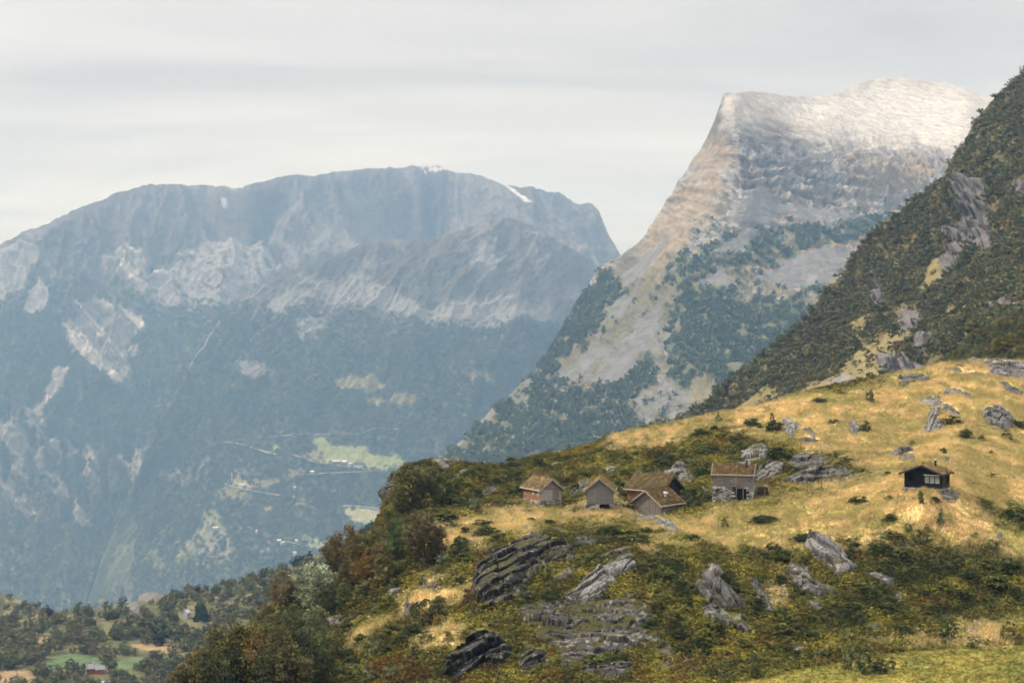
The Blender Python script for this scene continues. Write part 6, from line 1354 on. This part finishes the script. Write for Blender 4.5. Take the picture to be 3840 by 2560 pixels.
# roads: strips that follow the land
Zf = lambda pts, o=(700, 1550), k=2.614: [(a / k + o[0], b / k + o[1]) for a, b in pts]
def strip(name, pts, rel, width, mat, label, lift, kind='structure', step=4.0):
    q = [np.array(p, float) for p in pts]; path = []
    for a, b in zip(q[:-1], q[1:]):
        n = max(2, int(np.linalg.norm(b - a) / step)); path += [a + (b - a) * t for t in np.linspace(0, 1, n, endpoint=False)]
    path.append(q[-1]); path = np.array(path)
    X, nn = rel.frame(path[:, 0], path[:, 1]); X = X + nn * (rel.h(X, path[:, 0], path[:, 1]) + lift)[:, None]
    T = np.gradient(X, axis=0); side = np.cross(T, nn); side /= np.linalg.norm(side, axis=1)[:, None] + 1e-9
    w = width * (.75 + .5 * fbm(X[:, 0] / 40, X[:, 1] / 40, oct=2, seed=3))[:, None] / 2
    V = np.stack([X - side * w, X + side * w], 1).reshape(-1, 3); n = len(X)
    F = np.array([(2 * i, 2 * i + 1, 2 * i + 3, 2 * i + 2) for i in range(n - 1)])
    return tag(np_mesh(name, V, F, mat, smooth=True), label, kind=kind)
for pts, w, lab in (([(370,290),(440,290),(540,305),(680,350),(790,380),(880,402)], 7, 'pale upper road cut across the slope'), ([(1030,420),(1160,445),(1260,478),(1400,490),(1550,515),(1690,532),(1870,555)], 5, 'road passing below the farm row'),
        ([(1130,605),(1280,592),(1400,587),(1530,580),(1700,567),(1870,556)], 4, 'lower road below the farm row'), ([(440,672),(385,695),(430,715),(560,745),(690,772),(800,788),(920,802)], 5, 'road bending below the mast'), ([(1040,818),(1120,850),(1200,862),(1275,876)], 3, 'track through the wood below the mast road'),
        ([(1530,900),(1650,907),(1900,932),(2000,940)], 4, 'road along the top of the pale field'), ([(960,1256),(1090,1292),(1200,1317),(1310,1336)], 4, 'lowest road in the valley'), ([(620,262),(700,242),(900,227),(1050,212),(1220,212),(1450,197),(1570,182),(1700,177),(1880,132),(2090,150)], 2.5, 'thin high road through the forest')):
    strip('road', Zf(pts), SPUR, w, F_ROAD, lab, 5.0)
strip('waterfall', [(505*S,738*S),(497*S,752*S),(480*S,772*S),(470*S,795*S),(455*S,812*S),(445*S,830*S),(438*S,845*S)], SPUR, 3.2, F_WATER, 'thin white stream falling down the far mountain', 6, step=6)
strip('waterfall', [(610*S,655*S),(600*S,668*S),(592*S,678*S)], SPUR, 3.0, F_WATER, 'short white stream high on the far mountain', 6, step=6)
# lattice mast
m_ = SPUR.at(870, 1808)
mast = empty('radio_mast', m_, 0, 'tall white lattice mast by the road bend across the valley', 'mast')
mb = MB()
for k in range(9):
    z0, z1 = k * 3.3 - 1, (k + 1) * 3.3 - 1; r0, r1 = 2.0 - .2 * k, 1.8 - .2 * k
    for (ax, ay), (bx, by) in (((-1, -1), (1, -1)), ((1, -1), (1, 1)), ((1, 1), (-1, 1)), ((-1, 1), (-1, -1))):
        mb.bar((ax * r0, ay * r0, z0 + .6), (bx * r1, by * r1, z1), .6, .5); mb.bar((ax * r0, ay * r0, z1), (ax * r1 + .01, ay * r1, z1), 3.3, .6)
mb.build('lattice', F_WHITE, mast); mb = MB(); mb.cyl(0, 0, 27, 33, .4); mb.build('antenna', F_WHITE, mast); mast.scale = (1.3, 1.3, 1.3); mb = MB(); mb.cyl(1.2, -1.2, 20, 23, 1.3); mb.build('dish', F_WHITE, mast)
# power and telephone poles in the valley
for k, (u, v, h, lab) in enumerate(((328,2530,6.5,'pole before the green field left of the red house'),(405,2462,6,'pole standing by trees at the top of the green field'),(340,2515,7,'tall pole just left of the red house'),(156,2512,6,'pole with a lamp in front of the left green field'),(146,2518,4.5,'shorter pole beside the lamp pole'),(394,2540,5,'pole right of the red house annex'),(619,2436,6,'left pole of the pair in the brown clearing'),(627,2438,6,'right pole of the pair in the brown clearing'),(433,2392,6.5,'pole below the pale stones in the valley wood'),(580,2225,6,'pole on the crest beside the yellow clearing'),(492,2325,6.5,'pole among the pale rocks of the valley hill'),(64,2530,4.5,'pole in the brown pasture at the left edge'))):
    root = empty('utility_pole', VALLEY.at(u, v), 0, lab, 'pole', 'poles in the valley')
    mb = MB(); mb.cyl(0, 0, -.5, h, .13, 7); mb.build('pole', F_POLE, root); mb = MB(); mb.box(-.7, .7, -.07, .07, h - .6, h - .45); mb.build('crossarm', F_POLE, root)
# ------------------------------------------------------------------ air
hz = bpy.data.materials.new('haze_air'); hz.use_nodes = True
t = hz.node_tree; t.nodes.clear()
o = N(t, 'ShaderNodeOutputMaterial'); pv = N(t, 'ShaderNodeVolumePrincipled')
pv.inputs['Color'].default_value = (0.34, 0.61, 1.0, 1); pv.inputs['Density'].default_value = 0.94e-4
pv.inputs['Absorption Color'].default_value = (1, 1, 1, 1); pv.inputs['Anisotropy'].default_value = 0.0
t.links.new(pv.outputs[0], o.inputs['Volume'])
x0, x1, y0, y1, z0, z1 = -9000, 9000, -300, 14600, -1300, 1450
Vb = np.array([(x, y, z) for z in (z0, z1) for y in (y0, y1) for x in (x0, x1)], float)
tag(np_mesh('haze', Vb, np.array([[0, 2, 3, 1], [4, 5, 7, 6], [0, 1, 5, 4], [2, 6, 7, 3], [0, 4, 6, 2], [1, 3, 7, 5]]), hz, smooth=False), 'blue valley haze', kind='stuff')
